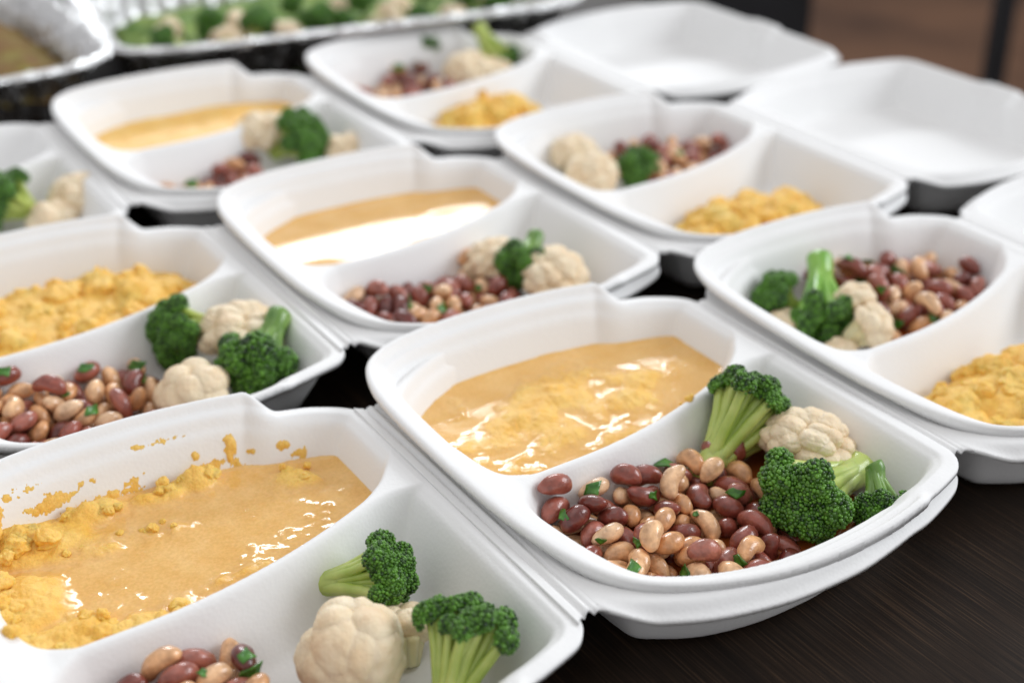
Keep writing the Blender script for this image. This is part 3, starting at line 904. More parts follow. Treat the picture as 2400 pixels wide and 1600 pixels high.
def height_patch(name, key, X, Y, Z, wet, mat, label, cat, kind=None, margin=1.6, nm='polenta'):
    T = tray_z(X, Y)
    f = grid_faces(Z > T - margin)
    co = np.stack([X, Y, Z], -1).reshape(-1, 3) * 0.001
    used, inv = np.unique(f.ravel(), return_inverse=True)
    me = mesh_np(nm, co[used], inv.reshape(f.shape))
    if wet is not None:
        a = me.attributes.new('wet', 'FLOAT', 'POINT')
        a.data.foreach_set('value', np.clip(wet, 0, 1).ravel()[used].astype(np.float32))
    o = link(nm, me, None, mat)
    o.matrix_world = BOX[key]
    put(o, label, cat, None, kind)
    return o


def comp_grid(side, step):
    x = np.arange(-104, 98, step)
    y = np.arange(-8, 132, step) if side > 0 else np.arange(-122, 42, step)
    X, Y = np.meshgrid(x, y)
    return X, Y


def side_mask(X, Y, side):
    return (Y - div_y(X)) * side > -1.0


def blobs(X, Y, size, seed, warp=0.35):
    wx = fbm2(X, Y, size * 1.3, 2, seed + 50) * size * warp * 2
    wy = fbm2(X, Y, size * 1.3, 2, seed + 60) * size * warp * 2
    d1, d2 = cells(np.stack([(X + wx) / size, (Y + wy) / size, np.full_like(X, seed * 1.37)], -1), seed)
    return np.sqrt(np.clip(1 - (d1 / 0.85) ** 2, 0, 1))


def bump_at(X, Y, pts):
    r = np.zeros_like(X)
    for (x, y, rx, ry, h) in pts:
        r = np.maximum(r, h * np.exp(-((X - x) / rx) ** 2 - ((Y - y) / ry) ** 2))
    return r


def crumb(X, Y, seed):
    """grainy, craggy lump field, roughly 0..1"""
    big = blobs(X, Y, 17, seed, 0.6) * (0.55 + 0.9 * fbm2(X, Y, 24, 2, seed + 5))
    mid = blobs(X, Y, 7.5, seed + 1, 0.5)
    grain = blobs(X, Y, 2.1, seed + 2, 0.2)
    return 0.62 * big + 0.30 * mid * (0.4 + big) + 0.085 * grain + 0.42 * fbm2(X, Y, 9, 5, seed + 3, 0.62)


def polenta(key, side, step, fn, label):
    X, Y = comp_grid(side, step)
    Z, wet = fn(X, Y)
    Z = Z + 1.1 * np.exp(-np.clip(Z - tray_z(X, Y), 0, None) / 2.2) * np.clip(wet, 0, 1)
    Z = np.where(side_mask(X, Y, side), Z, -90)
    return height_patch('polenta', key, X, Y, Z, wet, POLENTA, label, 'polenta')


def pol_M(X, Y):
    base = -17.0 + 0.35 * fbm2(X, Y, 30, 3, 5)
    w = bump_at(X, Y, [(-40, 62, 26, 14, 1), (-12, 76, 26, 16, 1.1), (-30, 38, 14, 9, 1), (22, 52, 16, 12, 1), (38, 62, 13, 10, 1.05),
                       (-58, 52, 10, 10, .8), (0, 50, 9, 8, .6), (-8, 22, 34, 7, .45)])
    w = np.clip(w * 1.1 + 1.5 * fbm2(X, Y, 15, 4, 8) - 0.12, 0, 1)
    lum = np.clip(crumb(X, Y, 21) * 6.2 * w, 0, None)
    fine = 0.55 * fbm2(X, Y, 4.5, 4, 31, 0.6) * sstep(0.02, 0.5, w + 0.6 * fbm2(X, Y, 30, 2, 14))
    return base + lum + fine, np.clip(1.0 - 0.75 * sstep(0.25, 1.6, lum) - 0.25 * sstep(0.05, 0.3, np.abs(fine)), 0.15, 1)


def pol_F(X, Y):
    base = -18.0 + 0.3 * fbm2(X, Y, 30, 3, 6)
    wall = bump_at(X, Y, [(-70, 100, 26, 16, 1.3), (-35, 108, 20, 9, .8), (0, 106, 20, 8, .65), (18, 108, 12, 8, .9), (60, 84, 14, 14, 0.55),
                          (-85, 60, 22, 26, 1.15), (-75, 25, 30, 18, .8), (-40, 18, 26, 14, .6), (-10, 75, 22, 10, .32), (-45, 82, 30, 12, .5),
                          (8, 28, 22, 8, .5)])
    w = np.clip(wall + 0.55 * fbm2(X, Y, 16, 3, 9) * (wall > 0.03), 0, 1.5)
    lum = crumb(X, Y, 41) * 9.5 * w * sstep(0.12, 0.6, w) + 2.2 * w * sstep(0.2, .7, w)
    bub = bump_at(X, Y, [(40, 47, 1.6, 1.6, .8), (52, 52, 1.8, 1.8, .9), (60, 50, 1.4, 1.4, .8), (64, 55, 2.2, 2.2, 1), (58, 45, 1.2, 1.2, .7), (20, 45, 1.7, 1.7, .7)])
    soft = 2.6 * np.clip(fbm2(X, Y, 20, 5, 19, 0.58) - 0.03, 0, None)
    lum = lum + soft
    Z = base + lum + 0.12 * fbm2(X, Y, 3, 3, 33) + bub
    return Z, np.clip(1.0 - 0.9 * sstep(0.5, 3.0, lum), 0.08, 1)


def pol_C(X, Y):
    w = bump_at(X, Y, [(-70, 25, 20, 12, 1), (-40, 22, 12, 5, .8), (20, 30, 14, 5, .7), (0, 100, 18, 7, .6), (40, 60, 8, 4, .4)])
    lum = crumb(X, Y, 61) * 2.6 * w
    return -17.5 + 0.10 * fbm2(X, Y, 25, 3, 12) + 0.22 * fbm2(X, Y, 9, 3, 15) * sstep(0.0, 0.25, fbm2(X, Y, 30, 2, 16) + 0.1) + lum, np.clip(1 - 0.8 * sstep(0.6, 1.8, lum), 0.2, 1)


def pol_G(X, Y):
    w = bump_at(X, Y, [(38, 92, 22, 14, 1), (-20, 100, 30, 10, .3)])
    return -20 + 0.5 * fbm2(X, Y, 18, 3, 13) + 5 * w + crumb(X, Y, 71) * 2.2, 0.35 + 0 * X


def lump_mesh(seed):
    co, f = ICO4
    co = co + np.stack([fbm(co * 1.3 + seed * 3 + k * 9, 2, seed + k) for k in range(3)], -1) * 0.7
    n = fbm(co * 1.5 + seed * 7.7, 4, seed, 0.65)
    d1, _ = cells(co * 2.4 + seed, seed)
    g1, _ = cells(co * 6.0 + seed, seed + 3)
    r = 0.95 + 0.75 * n + 0.20 * np.sqrt(np.clip(1 - d1 * d1, 0, 1)) + 0.07 * np.sqrt(np.clip(1 - g1 * g1, 0, 1))
    return co * r[:, None] * 0.85, f


def crumbles(o, spots, seed):
    """chunks of set polenta joined into the mound they belong to; spots: x, y, z, radius in mm"""
    rnd = np.random.RandomState(seed)
    base = [lump_mesh(seed + i) for i in range(5)]
    cc, cf, off = [], [], 0
    for (x, y, z, r) in spots:
        co, f = base[rnd.randint(5)]
        q = Quaternion(rnd.normal(0, 1, 4)).normalized().to_matrix()
        c = co @ np.array(q).T * r * np.array([1, 1, 0.8]) + (x, y, z)
        cc.append(c); cf.append(f + off); off += len(co)
    me = mesh_np('crumb', np.concatenate(cc) * 0.001, np.concatenate(cf))
    at = me.attributes.new('wet', 'FLOAT', 'POINT')
    at.data.foreach_set('value', np.full(len(me.vertices), 0.08, np.float32))
    c = link('crumb', me, o, POLENTA)
    c['kind'] = 'stuff'
    return c


def scatter(n, seed, fn, lo, hi, side):
    """random chunk spots over the height function"""
    rnd = np.random.RandomState(seed)
    X, Y = comp_grid(side, 1.5)
    Z, _ = fn(X, Y)
    ok = side_mask(X, Y, side) & (Z > tray_z(X, Y) + 0.5) & ((Y - div_y(X)) * side > 7)
    idx = np.argwhere(ok)
    out = []
    for k in range(n):
        i, j = idx[rnd.randint(len(idx))]
        r = lo + (hi - lo) * rnd.rand() ** 1.3
        x0, y0 = X[i, j], Y[i, j]
        for _ in range(3):                                   # keep clear of the foam wall and floor
            m = max(float(tray_z(x0 + dx * r, y0 + dy * r)) for dx in (-0.9, 0, 0.9) for dy in (-0.9, 0, 0.9))
            if m > Z[i, j] - r * 0.2:
                r *= 0.62
        if m > Z[i, j]:
            continue
        out.append((x0, y0, max(Z[i, j] - r * 0.38, float(tray_z(x0, y0)) + r * 0.85) + rnd.rand() * 1.2, r))
    return out


def pol_L(X, Y):
    Z = -23 + 12.0 * sstep(74, 40, X) * sstep(112, 84, Y) * (0.75 + 0.25 * sstep(-5, 60, Y)) + 4.5 * (crumb(X, Y, 81) - 0.3)
    Z = Z + bump_at(X, Y, [(50, 58, 12, 12, 6), (-5, 90, 14, 9, 3)])
    return np.where(X > 78, -90, Z), 0.10 + 0 * X


def mound(cx, cy, rx, ry, top, seed, amp=5.0):
    def f(X, Y):
        r = np.sqrt(((X - cx) / rx) ** 2 + ((Y - cy) / ry) ** 2) + 0.5 * fbm2(X, Y, 22, 3, seed + 7)
        Z = -45 + (top + 45) * np.clip(1.18 - r ** 2.2, 0, 1) ** 0.6 + amp * (crumb(X, Y, seed) - 0.35) * (r < 1.3)
        return Z, 0.08 + 0 * X
    return f


def crumbly(key, side, step, fn, n, lo, hi, seed, label):
    o = polenta(key, side, step, fn, label)
    crumbles(o, scatter(n, seed, fn, lo, hi, side), seed)
    return o


pF = polenta('F', 1, 0.75, pol_F, 'wet orange-yellow polenta smeared up the wall of the nearest box')
pM = polenta('M', 1, 0.75, pol_M, 'shiny lumpy polenta behind the sharp bean pile in the right front box')
polenta('C', 1, 1.0, pol_C, 'smooth tan polenta with a white window glare in the middle box')
polenta('G', 1, 1.3, pol_G, 'blurred flat golden polenta in the box at back left')
crumbly('L', 1, 1.2, pol_L, 85, 4.5, 13.0, 81, 'thick lumpy yellow polenta in the box at the left edge')
crumbly('R', -1, 1.2, mound(-2, -56, 66, 40, -15, 91), 80, 4.0, 13.0, 91, 'crumbly bright yellow polenta mound in the box at the right edge')
crumbly('D', -1, 1.3, mound(12, -48, 60, 32, -17, 101), 60, 4.0, 12.0, 101, 'crumbly polenta mound in the front half of the box behind the middle one')
crumbly('H', -1, 1.4, mound(-8, -22, 54, 32, -14, 111), 50, 4.0, 12.0, 111, 'blurred polenta mound in the farthest box at back centre')
_r = np.random.RandomState(3)
_s = []
for (x, y, rx, ry, n, lo, hi, z) in [(-78, 98, 20, 9, 22, 3, 8, -11), (-92, 62, 9, 20, 16, 3, 7, -13), (-74, 26, 22, 10, 20, 2.5, 6, -16), (-36, 106, 16, 4, 10, 2, 5, -15),
                                     (10, 109, 18, 3, 12, 1.8, 5, -15), (-30, 84, 26, 5, 9, 1.5, 4, -18), (64, 88, 8, 8, 7, 2, 5, -17), (-34, 16, 22, 5, 12, 2, 5, -17)]:
    for k in range(n):
        xx, yy, rr_ = x + rx * _r.uniform(-1, 1), y + ry * _r.uniform(-1, 1), lo + (hi - lo) * _r.rand() ** 2
        if abs(xx) < 100 and yy < 116:
            _s.append((xx, yy, max(z + _r.uniform(-2, 2), float(tray_z(xx, yy)) + rr_ * 0.4), rr_))
crumbles(pF, _s, 51)
crumbles(pM, [(30, 10.6, 0.9, 2.0), (33, 11.8, 0.8, 1.3), (36, 15.5, -1.5, 1.2), (26, 12, -1.0, 1.0)], 57)


# thin smears of polenta left on the far wall of the nearest box
def smear():
    step = 0.5
    X, Y = np.meshgrid(np.arange(-95, 82, step), np.arange(94, 128, step))
    T = tray_z(X, Y)
    U = T * 1.0                                              # height on the wall
    spots = [(8, 2, 13, 1.8, .55), (-2, 2, 6, 1.4, .6), (40, -6, 3.0, 4.5, 1.2), (38, -12, 1.2, 4, 1.0), (22, -8, 2.0, 2.4, 1.0), (19, -14, 1.2, 3, .6),
             (48, -11, 2.6, 1.4, .7), (63, -9, 3.6, 2.2, 1.0), (70, -14, 4, 3, 0.9), (-30, -6, 6, 2, .55), (-8, -12, 10, 3, .6), (-62, 0, 12, 3, .6),
             (-80, -5, 12, 8, .8), (-50, -9, 14, 4, .75), (-20, -15, 20, 3, .7), (30, -15, 16, 3, .65)]
    a = np.full_like(X, -1.0)
    for (x, z, rx, rz, h) in spots:
        a = np.maximum(a, h * np.exp(-((X - x) / rx) ** 2 - ((U - z) / rz) ** 2))
    a = a + 1.3 * fbm(np.stack([X / 3.4, U / 3.0, Y / 5.0], -1), 5, 3, 0.62) - 0.45
    gyv, gxv = np.gradient(T, step)
    n = np.stack([-gxv, -gyv, np.ones_like(T)], -1)
    n /= np.linalg.norm(n, axis=-1, keepdims=True)
    th = np.clip(a, -0.08, 0.6) * 1.6
    co = (np.stack([X, Y, T], -1) + n * th[..., None]).reshape(-1, 3) * 0.001
    f = grid_faces((a > 0) & (T < 7) & (T > -21))
    used, inv = np.unique(f.ravel(), return_inverse=True)
    me = mesh_np('smear', co[used], inv.reshape(f.shape))
    at = me.attributes.new('wet', 'FLOAT', 'POINT')
    at.data.foreach_set('value', np.full(len(used), 0.15, np.float32))
    o = link('smear', me, pF, POLENTA)
    o['label'] = 'thin yellow smears of polenta on the box wall'


smear()


# ------------------------------------------------------------------ bean broth
def broth(key, side, z, x0, x1, label):
    X, Y = comp_grid(side, 1.6)
    Z = z + 0.35 * fbm2(X, Y, 14, 2, 3)
    Z = np.where(side_mask(X, Y, side), Z, -90)
    edge = sstep(x0 - 6, x0 + 2, X + 14 * fbm2(X, Y, 25, 2, 7)) * sstep(x1 + 6, x1 - 2, X + 14 * fbm2(X, Y, 25, 2, 7))
    Z = np.where(edge > 0.05, Z - (1 - edge) * 5, -90)
    height_patch('bean_broth', key, X, Y, Z, None, BROTH, label, 'broth', 'stuff', 1.2, 'bean_broth')


broth('M', -1, -28.5, -100, 72, 'dark reddish bean broth pooled under the beans in the right front box')
broth('F', -1, -29, -100, -16, 'bean broth under the beans in the nearest box')
broth('L', -1, -30, -100, 20, 'bean broth under the beans in the box at the left edge')
broth('C', -1, -29, -100, 34, 'bean broth under the beans in the middle box')
broth('R', 1, -30, -14, 90, 'bean broth under the beans in the box at the right edge')
broth('D', 1, -31, 0, 70, 'bean broth under the beans in the box behind the middle one')
broth('H', 1, -31, -64, 10, 'bean broth under the beans in the farthest box')


# ------------------------------------------------------------------ beans
for kind, me in BEANS:
    me.materials.append(RED if kind == 'red' else PALE)
PILE = {'M': 'the sharply focused pile', 'F': 'the bottom edge pile', 'L': 'the left edge pile',
        'C': 'the middle box pile', 'R': 'the right edge pile', 'D': 'the pile behind the middle box',
        'G': 'the back left pile', 'H': 'the farthest pile'}
ORD = ['first', 'second', 'third', 'fourth', 'fifth', 'sixth', 'seventh', 'eighth', 'ninth', 'tenth', 'eleventh', 'twelfth',
       'thirteenth', 'fourteenth', 'fifteenth', 'sixteenth', 'seventeenth', 'eighteenth', 'nineteenth', 'twentieth']
ORD += ['twenty-' + w for w in ORD[:9]] + ['thirtieth'] * 30
LEFT = Vector((1, 0, 0))
for key, data in BEAN_DATA.items():
    piles = {'red': [], 'pale': []}
    for (k, x, y, z, a, b, c, d) in data:
        kind, me = BEANS[k]
        o = link('kidney_bean' if kind == 'red' else 'pale_bean', me)
        zz = FLOOR + (z / 10 - FLOOR) * BEAN_LIFT.get(key, 1.0)
        o.matrix_world = BOX[key] @ Matrix.Translation((x * 1e-4, y * 1e-4, zz * 1e-3)) @ Quaternion((a, b, c, d)).normalized().to_matrix().to_4x4()
        piles[kind].append(o)
    for kind, obs in piles.items():
        obs.sort(key=lambda o: -o.matrix_world.translation.y)            # back to front
        n = len(obs)
        names = ['back', 'rear middle', 'front middle', 'front'] if n > 28 else ['back', 'middle', 'front'] if n > 9 else ['back', 'front']
        cuts = [round(i * n / len(names)) for i in range(len(names) + 1)]
        for i, nm in enumerate(names):
            row = sorted(obs[cuts[i]:cuts[i + 1]], key=lambda o: o.matrix_world.translation.x)
            for j, o in enumerate(row):
                put(o, '%s %s bean from the left, %s part of %s' % (ORD[j], 'red-brown kidney' if kind == 'red' else 'pale tan', nm, PILE[key]),
                    'bean', ('red beans in ' if kind == 'red' else 'pale beans in ') + PILE[key])


# ------------------------------------------------------------------ broccoli and cauliflower
def tube(path, radii, seg=10):
    path = np.array(path, float)
    n = len(path)
    t = np.gradient(path, axis=0)
    t /= np.linalg.norm(t, axis=1, keepdims=True) + 1e-9
    co, f = [], []
    ref = np.array([0.3, 0.9, 0.2])
    for i in range(n):
        u = np.cross(t[i], ref); u /= np.linalg.norm(u)
        v = np.cross(t[i], u)
        a = np.arange(seg) * 2 * np.pi / seg
        co.append(path[i] + radii[i] * (np.cos(a)[:, None] * u + np.sin(a)[:, None] * v))
    for i in range(n - 1):
        for j in range(seg):
            k = (j + 1) % seg
            f.append((i * seg + j, i * seg + k, (i + 1) * seg + k, (i + 1) * seg + j))
    co = np.concatenate(co)
    f = np.array(f)
    # caps
    c0, c1 = len(co), len(co) + 1
    co = np.concatenate([co, path[:1] - t[:1] * radii[0] * 0.15, path[-1:] + t[-1:] * radii[-1] * 0.3])
    caps = [(c0, (j + 1) % seg, j, j) for j in range(seg)] + [(c1, (n - 1) * seg + j, (n - 1) * seg + (j + 1) % seg, (n - 1) * seg + j) for j in range(seg)]
    tri = [c[:3] for c in caps]
    return co, f, np.array(tri)


def bez(a, b, c, n):
    t = np.linspace(0, 1, n)[:, None]
    return (1 - t) ** 2 * a + 2 * t * (1 - t) * b + t * t * c


ICO1 = ico(1)
ICO3 = ico(3)


def fib(n):
    i = np.arange(n) + 0.5
    ph = np.arccos(1 - 2 * i / n)
    th = np.pi * (1 + 5 ** 0.5) * i
    return np.stack([np.cos(th) * np.sin(ph), np.sin(th) * np.sin(ph), np.cos(ph)], -1)


def broccoli(seed, h0=16.0, Rc=15.0, ang=68, nsub=13, rs=7.2, stem_r=5.5, bud=0.85, elong=1.0, br=2.5):
    """returns (stem mesh, crown mesh); stem base at the origin, crown up +z, millimetres"""
    rnd = np.random.RandomState(seed)
    N = int(nsub / max(0.05, (1 - math.cos(math.radians(ang))) / 2))
    dirs = fib(N)
    dirs = dirs[dirs[:, 2] > math.cos(math.radians(ang))]
    dirs = dirs + rnd.normal(0, 0.09, dirs.shape)
    dirs /= np.linalg.norm(dirs, axis=1, keepdims=True)
    B = np.array([0, 0, h0])
    C = B + dirs * (Rc * rnd.uniform(0.86, 1.12, (len(dirs), 1))) * np.array([elong, 1, 1])
    R = rs * rnd.uniform(0.70, 1.22, len(dirs))
    # stems
    sc, sq, st, off = [], [], [], 0
    def addt(p, r, seg=10):
        nonlocal off
        co, q, t = tube(p, r, seg)
        sc.append(co); sq.append(q + off); st.append(t + off); off += len(co)
    split = np.array([0, 0, h0 * 0.42])
    n = 7
    addt(bez(np.array([0, 0, 0.]), split * 0.5 + rnd.normal(0, .6, 3), split + (0, 0, 3.0), n), np.linspace(stem_r * 1.0, stem_r * 0.92, n), 14)
    for d, c, r in zip(dirs, C, R):
        a = split * 0.35 + np.array([d[0], d[1], 0]) * stem_r * 0.42
        mid = split + np.array([d[0] * 0.45, d[1] * 0.45, 0.55]) * Rc * 0.62
        addt(bez(a, mid, c - d * r * 0.15, 9), np.linspace(br * 1.15, br * 0.72, 9) * rnd.uniform(0.85, 1.15), 9)
        for q in range(4):                                    # side twigs that carry the outer buds
            e = d + rnd.normal(0, 0.45, 3); e /= np.linalg.norm(e)
            addt(bez(c - d * r * 0.95, c - d * r * 0.3 + e * r * 0.2, c + e * r * 0.75, 5), np.linspace(1.3, 0.8, 5), 6)
    co = np.concatenate(sc)
    co = co + (fbm(co / 5.0, 2, seed) * 0.9)[:, None] * np.array([1, 1, 0.3])
    quads = np.concatenate(sq); tris = np.concatenate(st)
    stem = mesh_np('stem', co * 0.001, [tuple(map(int, q)) for q in quads] + [tuple(map(int, t)) for t in tris])
    # crown
    cc, cf, off = [], [], 0
    for i, (d, c, r) in enumerate(zip(dirs, C, R)):
        co, f = ICO3
        k = co @ d
        core = co[:] * (r * 0.90)
        core = core * np.where(k < -0.1, 0.55, 1.0)[:, None]
        cc.append(core + c); cf.append(f + off); off += len(co)
        nb = int(4 * np.pi * r * r / (bud * bud * 2.25))
        p = fib(nb)
        p = p + rnd.normal(0, 0.05, p.shape); p /= np.linalg.norm(p, axis=1, keepdims=True)
        p = p[(p @ d) > -0.30 + rnd.uniform(-.15, .15, len(p))]
        rad = r * (1 + rnd.normal(0, 0.035, len(p)) + 0.20 * fbm((p * r + c) / 3.0, 2, seed + 5))
        w = c + p * rad[:, None]
        dd = np.linalg.norm(w[:, None] - C[None], axis=-1) / R[None]
        dd[:, i] = 9
        keep = dd.min(1) > 0.9
        w, p = w[keep], p[keep]
        s = bud * rnd.uniform(0.62, 1.2, len(w))
        b, bf = ICO1
        rot = rnd.normal(0, 1, (len(w), 3)); rot /= np.linalg.norm(rot, axis=1, keepdims=True)
        bb = b[None] * s[:, None, None] + w[:, None]
        cc.append(bb.reshape(-1, 3))
        cf.append((bf[None] + (np.arange(len(w)) * len(b))[:, None, None]).reshape(-1, 3) + off)
        off += len(w) * len(b)
    crown = mesh_np('crown', np.concatenate(cc) * 0.001, np.concatenate(cf))
    crown.materials.append(BUD)
    stem.materials.append(STALK)
    return stem, crown


BROC = {'fan': broccoli(3, h0=25, Rc=16.5, ang=58, nsub=24, rs=4.3, stem_r=6.0, br=2.3, bud=0.75),
        'round': broccoli(5, h0=12, Rc=13.0, ang=86, nsub=26, rs=5.0, stem_r=5.2, br=2.2, bud=0.78),
        'small': broccoli(8, h0=13, Rc=9.5, ang=74, nsub=14, rs=4.2, stem_r=3.8, br=1.8, bud=0.75),
        'cap': broccoli(14, h0=24, Rc=14.5, ang=70, nsub=24, rs=4.7, stem_r=5.8, br=2.3, bud=0.75),
        'wide': broccoli(11, h0=16, Rc=16.5, ang=70, nsub=26, rs=5.0, stem_r=5.6, br=2.3, bud=0.8, elong=1.15)}
for k in ('small',):
    BROC[k][0].materials.clear(); BROC[k][0].materials.append(STALK_DARK)


def frame(key, base, tip, roll=0.0):
    b, t = Vector(base), Vector(tip)
    q = (t - b).to_track_quat('Z', 'Y')
    return BOX[key] @ Matrix.Translation(b * 0.001) @ q.to_matrix().to_4x4() @ Matrix.Rotation(roll, 4, 'Z')


def put_broccoli(kind, M, scale, label, group=None, stalk=None):
    e = bpy.data.objects.new('broccoli_floret', None)
    COL.objects.link(e)
    e.empty_display_size = 0.01
    e.matrix_world = M @ Matrix.Scale(scale, 4)
    put(e, label, 'broccoli', group)
    st = link('stem', BROC[kind][0], e)
    if stalk is not None:
        st.material_slots[0].link = 'OBJECT'
        st.material_slots[0].material = stalk
    link('crown', BROC[kind][1], e)
    return e


def cauliflower(seed, R=17.0, flat=0.8, stalk=12.0, n=20, lobe=0.40, sub=5, grain=1.0):
    """a curd of overlapping knobbly lobes on a short branching stalk"""
    rnd = np.random.RandomState(seed)
    base, bf = ico(sub)
    d = fib(int(n / 0.62))
    d = d[d[:, 2] > -0.24] + rnd.normal(0, 0.08, (int((fib(int(n / 0.62))[:, 2] > -0.24).sum()), 3))
    d /= np.linalg.norm(d, axis=1, keepdims=True)
    cc, cf, off = [], [], 0
    lobes = [(np.zeros(3), R * 0.80, True)]
    for v in d:
        r = R * lobe * rnd.uniform(0.62, 1.4)
        lobes.append((v * (R * 1.02 - r * 0.72), r, False))
    for i, (c, r, core) in enumerate(lobes):
        p = base * r + c
        w = np.stack([fbm(p / 6 + 5, 2, seed + k) for k in range(3)], -1) * 0.7
        g1, g1b = cells(p / 4.2 + w, seed + 4)
        g2, _ = cells(p / 1.7 + w * 2, seed + 8)
        h = grain * (1.2 * np.sqrt(np.clip(1 - (g1 / 0.95) ** 2, 0, 1)) + 0.62 * np.sqrt(np.clip(1 - (g2 / 0.95) ** 2, 0, 1))) + \
            r * 0.35 * fbm(p / (r * 1.1), 2, seed + 9)
        if core:
            h = h * 0.3
        q = p + base * h[:, None]
        q[:, 2] *= flat
        cc.append(q); cf.append(bf + off); off += len(q)
    curd = mesh_np('curd', np.concatenate(cc) * 0.001, np.concatenate(cf))
    curd.materials.append(CURD)
    sc, sq, st, off = [], [], [], 0
    for j in range(6):
        a = j * 1.05 + rnd.uniform(-.2, .2)
        c, q, t = tube(bez(np.array([0, 0, -R * flat * 0.7 - stalk]) + np.array([math.cos(a), math.sin(a), 0]) * 2.4,
                           np.array([math.cos(a) * 3.5, math.sin(a) * 3.5, -R * flat * 0.8 - 3]),
                           np.array([math.cos(a) * R * 0.5, math.sin(a) * R * 0.5, -R * flat * 0.35]), 8),
                       np.linspace(3.4, 4.4, 8), 9)
        sc.append(c); sq.append(q + off); st.append(t + off); off += len(c)
    stem = mesh_np('stem', np.concatenate(sc) * 0.001, [tuple(map(int, q)) for q in np.concatenate(sq)] + [tuple(map(int, t)) for t in np.concatenate(st)])
    stem.materials.append(CURDSTALK)
    return stem, curd


CAUL = {'big': cauliflower(2, 18.0, 0.88, 10, 15, 0.50, grain=0.9), 'dome': cauliflower(6, 17.5, 0.76, 8, 32, 0.30, grain=1.1),
        'small': cauliflower(9, 11.5, 0.85, 9, 9, 0.50, grain=0.8)}


def put_cauliflower(kind, M, scale, label, group=None):
    e = bpy.data.objects.new('cauliflower_floret', None)
    COL.objects.link(e)
    e.empty_display_size = 0.01
    e.matrix_world = M @ Matrix.Scale(scale, 4)
    put(e, label, 'cauliflower', group)
    link('stem', CAUL[kind][0], e)
    link('curd', CAUL[kind][1], e)
    return e


def bro(key, kind, base, tip, label, scale=1.0, roll=0.0, stalk=None):
    return put_broccoli(kind, frame(key, base, tip, roll), scale, label, None, stalk)


def cau(key, kind, cen, axis, label, scale=1.0, roll=0.0):
    c = Vector(cen)
    return put_cauliflower(kind, frame(key, c, c + Vector(axis), roll), scale, label)


# right front box
bro('M', 'fan', (14, -19, -27), (66, -6, 3), 'broccoli floret with long pale stalks leaning on the divider of the right front box', 1.42, 0.6)
bro('M', 'cap', (80, -64, -17), (24, -73, -15), 'large dark broccoli crown facing left beside the sharp bean pile', 1.52, 0.2)
bro('M', 'small', (69, -80, -3), (57, -102, -25), 'small dark broccoli floret against the front rim of the right front box', 1.2, 0.4)
cau('M', 'dome', (66, -40, -13), (0.35, 0.1, 1), 'cauliflower head tucked behind broccoli in the right front box', 1.2, 0.5)
# nearest box
bro('F', 'cap', (33, 7, -20), (64, -20, -8), 'dark broccoli floret lying on its side by the divider of the nearest box', 1.1, 1.0)
bro('F', 'fan', (40, -90, -34), (66, -74, -4), 'broccoli floret showing pale stalks, cut off by the bottom edge', 1.25, 1.7)
cau('F', 'big', (24, -49, -13), (-0.25, -0.55, 0.8), 'large creamy cauliflower head between beans and broccoli in the nearest box', 1.04, 0.4)
cau('F', 'small', (54, -36, -24), (0.2, 0.5, 0.6), 'small cauliflower piece hidden behind the big one in the nearest box', 1.0, 0.1)
# left box
bro('L', 'wide', (66, -6, -12), (36, -10, -9), 'big dark broccoli crown against the divider of the box at the left edge', 1.12, 0.3)
bro('L', 'small', (90, -44, 2), (56, -68, -20), 'curved glossy broccoli floret at the front corner of the left edge box', 1.95, 1.2)
cau('L', 'dome', (72, -28, -13), (0.2, 0.2, 1), 'tan cauliflower head behind broccoli in the box at the left edge', 1.3, 0.9)
cau('L', 'small', (27, -68, -18), (-0.3, -0.2, 1), 'pale cauliflower piece beside the beans of the left edge box', 1.5, 0.3)
# middle box
bro('C', 'small', (60, -26, -4), (34, -46, -16), 'upright dark broccoli floret beside cauliflower in the middle box', 1.55, 0.6)
cau('C', 'dome', (52, -60, -17), (0.1, -0.3, 1), 'round cauliflower head at the front rim of the middle box', 1.12, 1.3)
cau('C', 'dome', (33, -18, -19), (-0.2, 0.3, 1), 'blurred cauliflower head behind the beans of the middle box', 1.05, 2.3)
# right edge box
bro('R', 'round', (-34, 92, -26), (-52, 108, -15), 'dark round broccoli crown in the far corner of the right edge box', 1.0, 0.4)
bro('R', 'fan', (-8, 104, -3), (-38, 66, -27), 'bright green broccoli stalks upended over the crown in the right edge box', 1.38, 0.9, STALK_VIVID)
cau('R', 'small', (-18, 62, -11), (0.1, 0.2, 1), 'small cream cauliflower knob beside the beans of the right edge box', 0.9, 0.2)
cau('R', 'small', (-27, 38, -16), (0.5, -0.5, 0.6), 'cream cauliflower piece lying at the front rim of the right edge box', 1.02, 0.8)
cau('R', 'small', (-52, 84, -28), (0, 0, 1), 'pale cauliflower bits under the dark broccoli of the right edge box', 0.8, 1.0)
cau('R', 'small', (-46, 42, -29), (0, 0, 1), 'low cauliflower bit by the divider of the right edge box', 0.7, 2.0)
# box behind the middle one
cau('D', 'dome', (-34, 106, -16), (0, 0.2, 1), 'tan cauliflower head at the back of the box behind the middle one', 0.98, 0.2)
cau('D', 'dome', (-46, 66, -16), (-0.2, -0.3, 1), 'white cauliflower head at the front of the box behind the middle one', 0.98, 1.1)
bro('D', 'small', (2, 88, -28), (-6, 56, -18), 'small green broccoli between cauliflower and beans behind the middle box', 1.5, 0.4)
# back left box
bro('G', 'wide', (34, 0, -24), (58, -22, -6), 'big blurred broccoli floret in the box at back left', 1.25, 0.4)
cau('G', 'dome', (28, 8, -10), (-0.2, 0.1, 1), 'blurred tan cauliflower head beside broccoli in the back left box', 1.1, 0.3)
cau('G', 'small', (80, -34, -22), (0, -0.2, 1), 'blurred cauliflower bit right of the broccoli in the back left box', 1.2, 0.3)
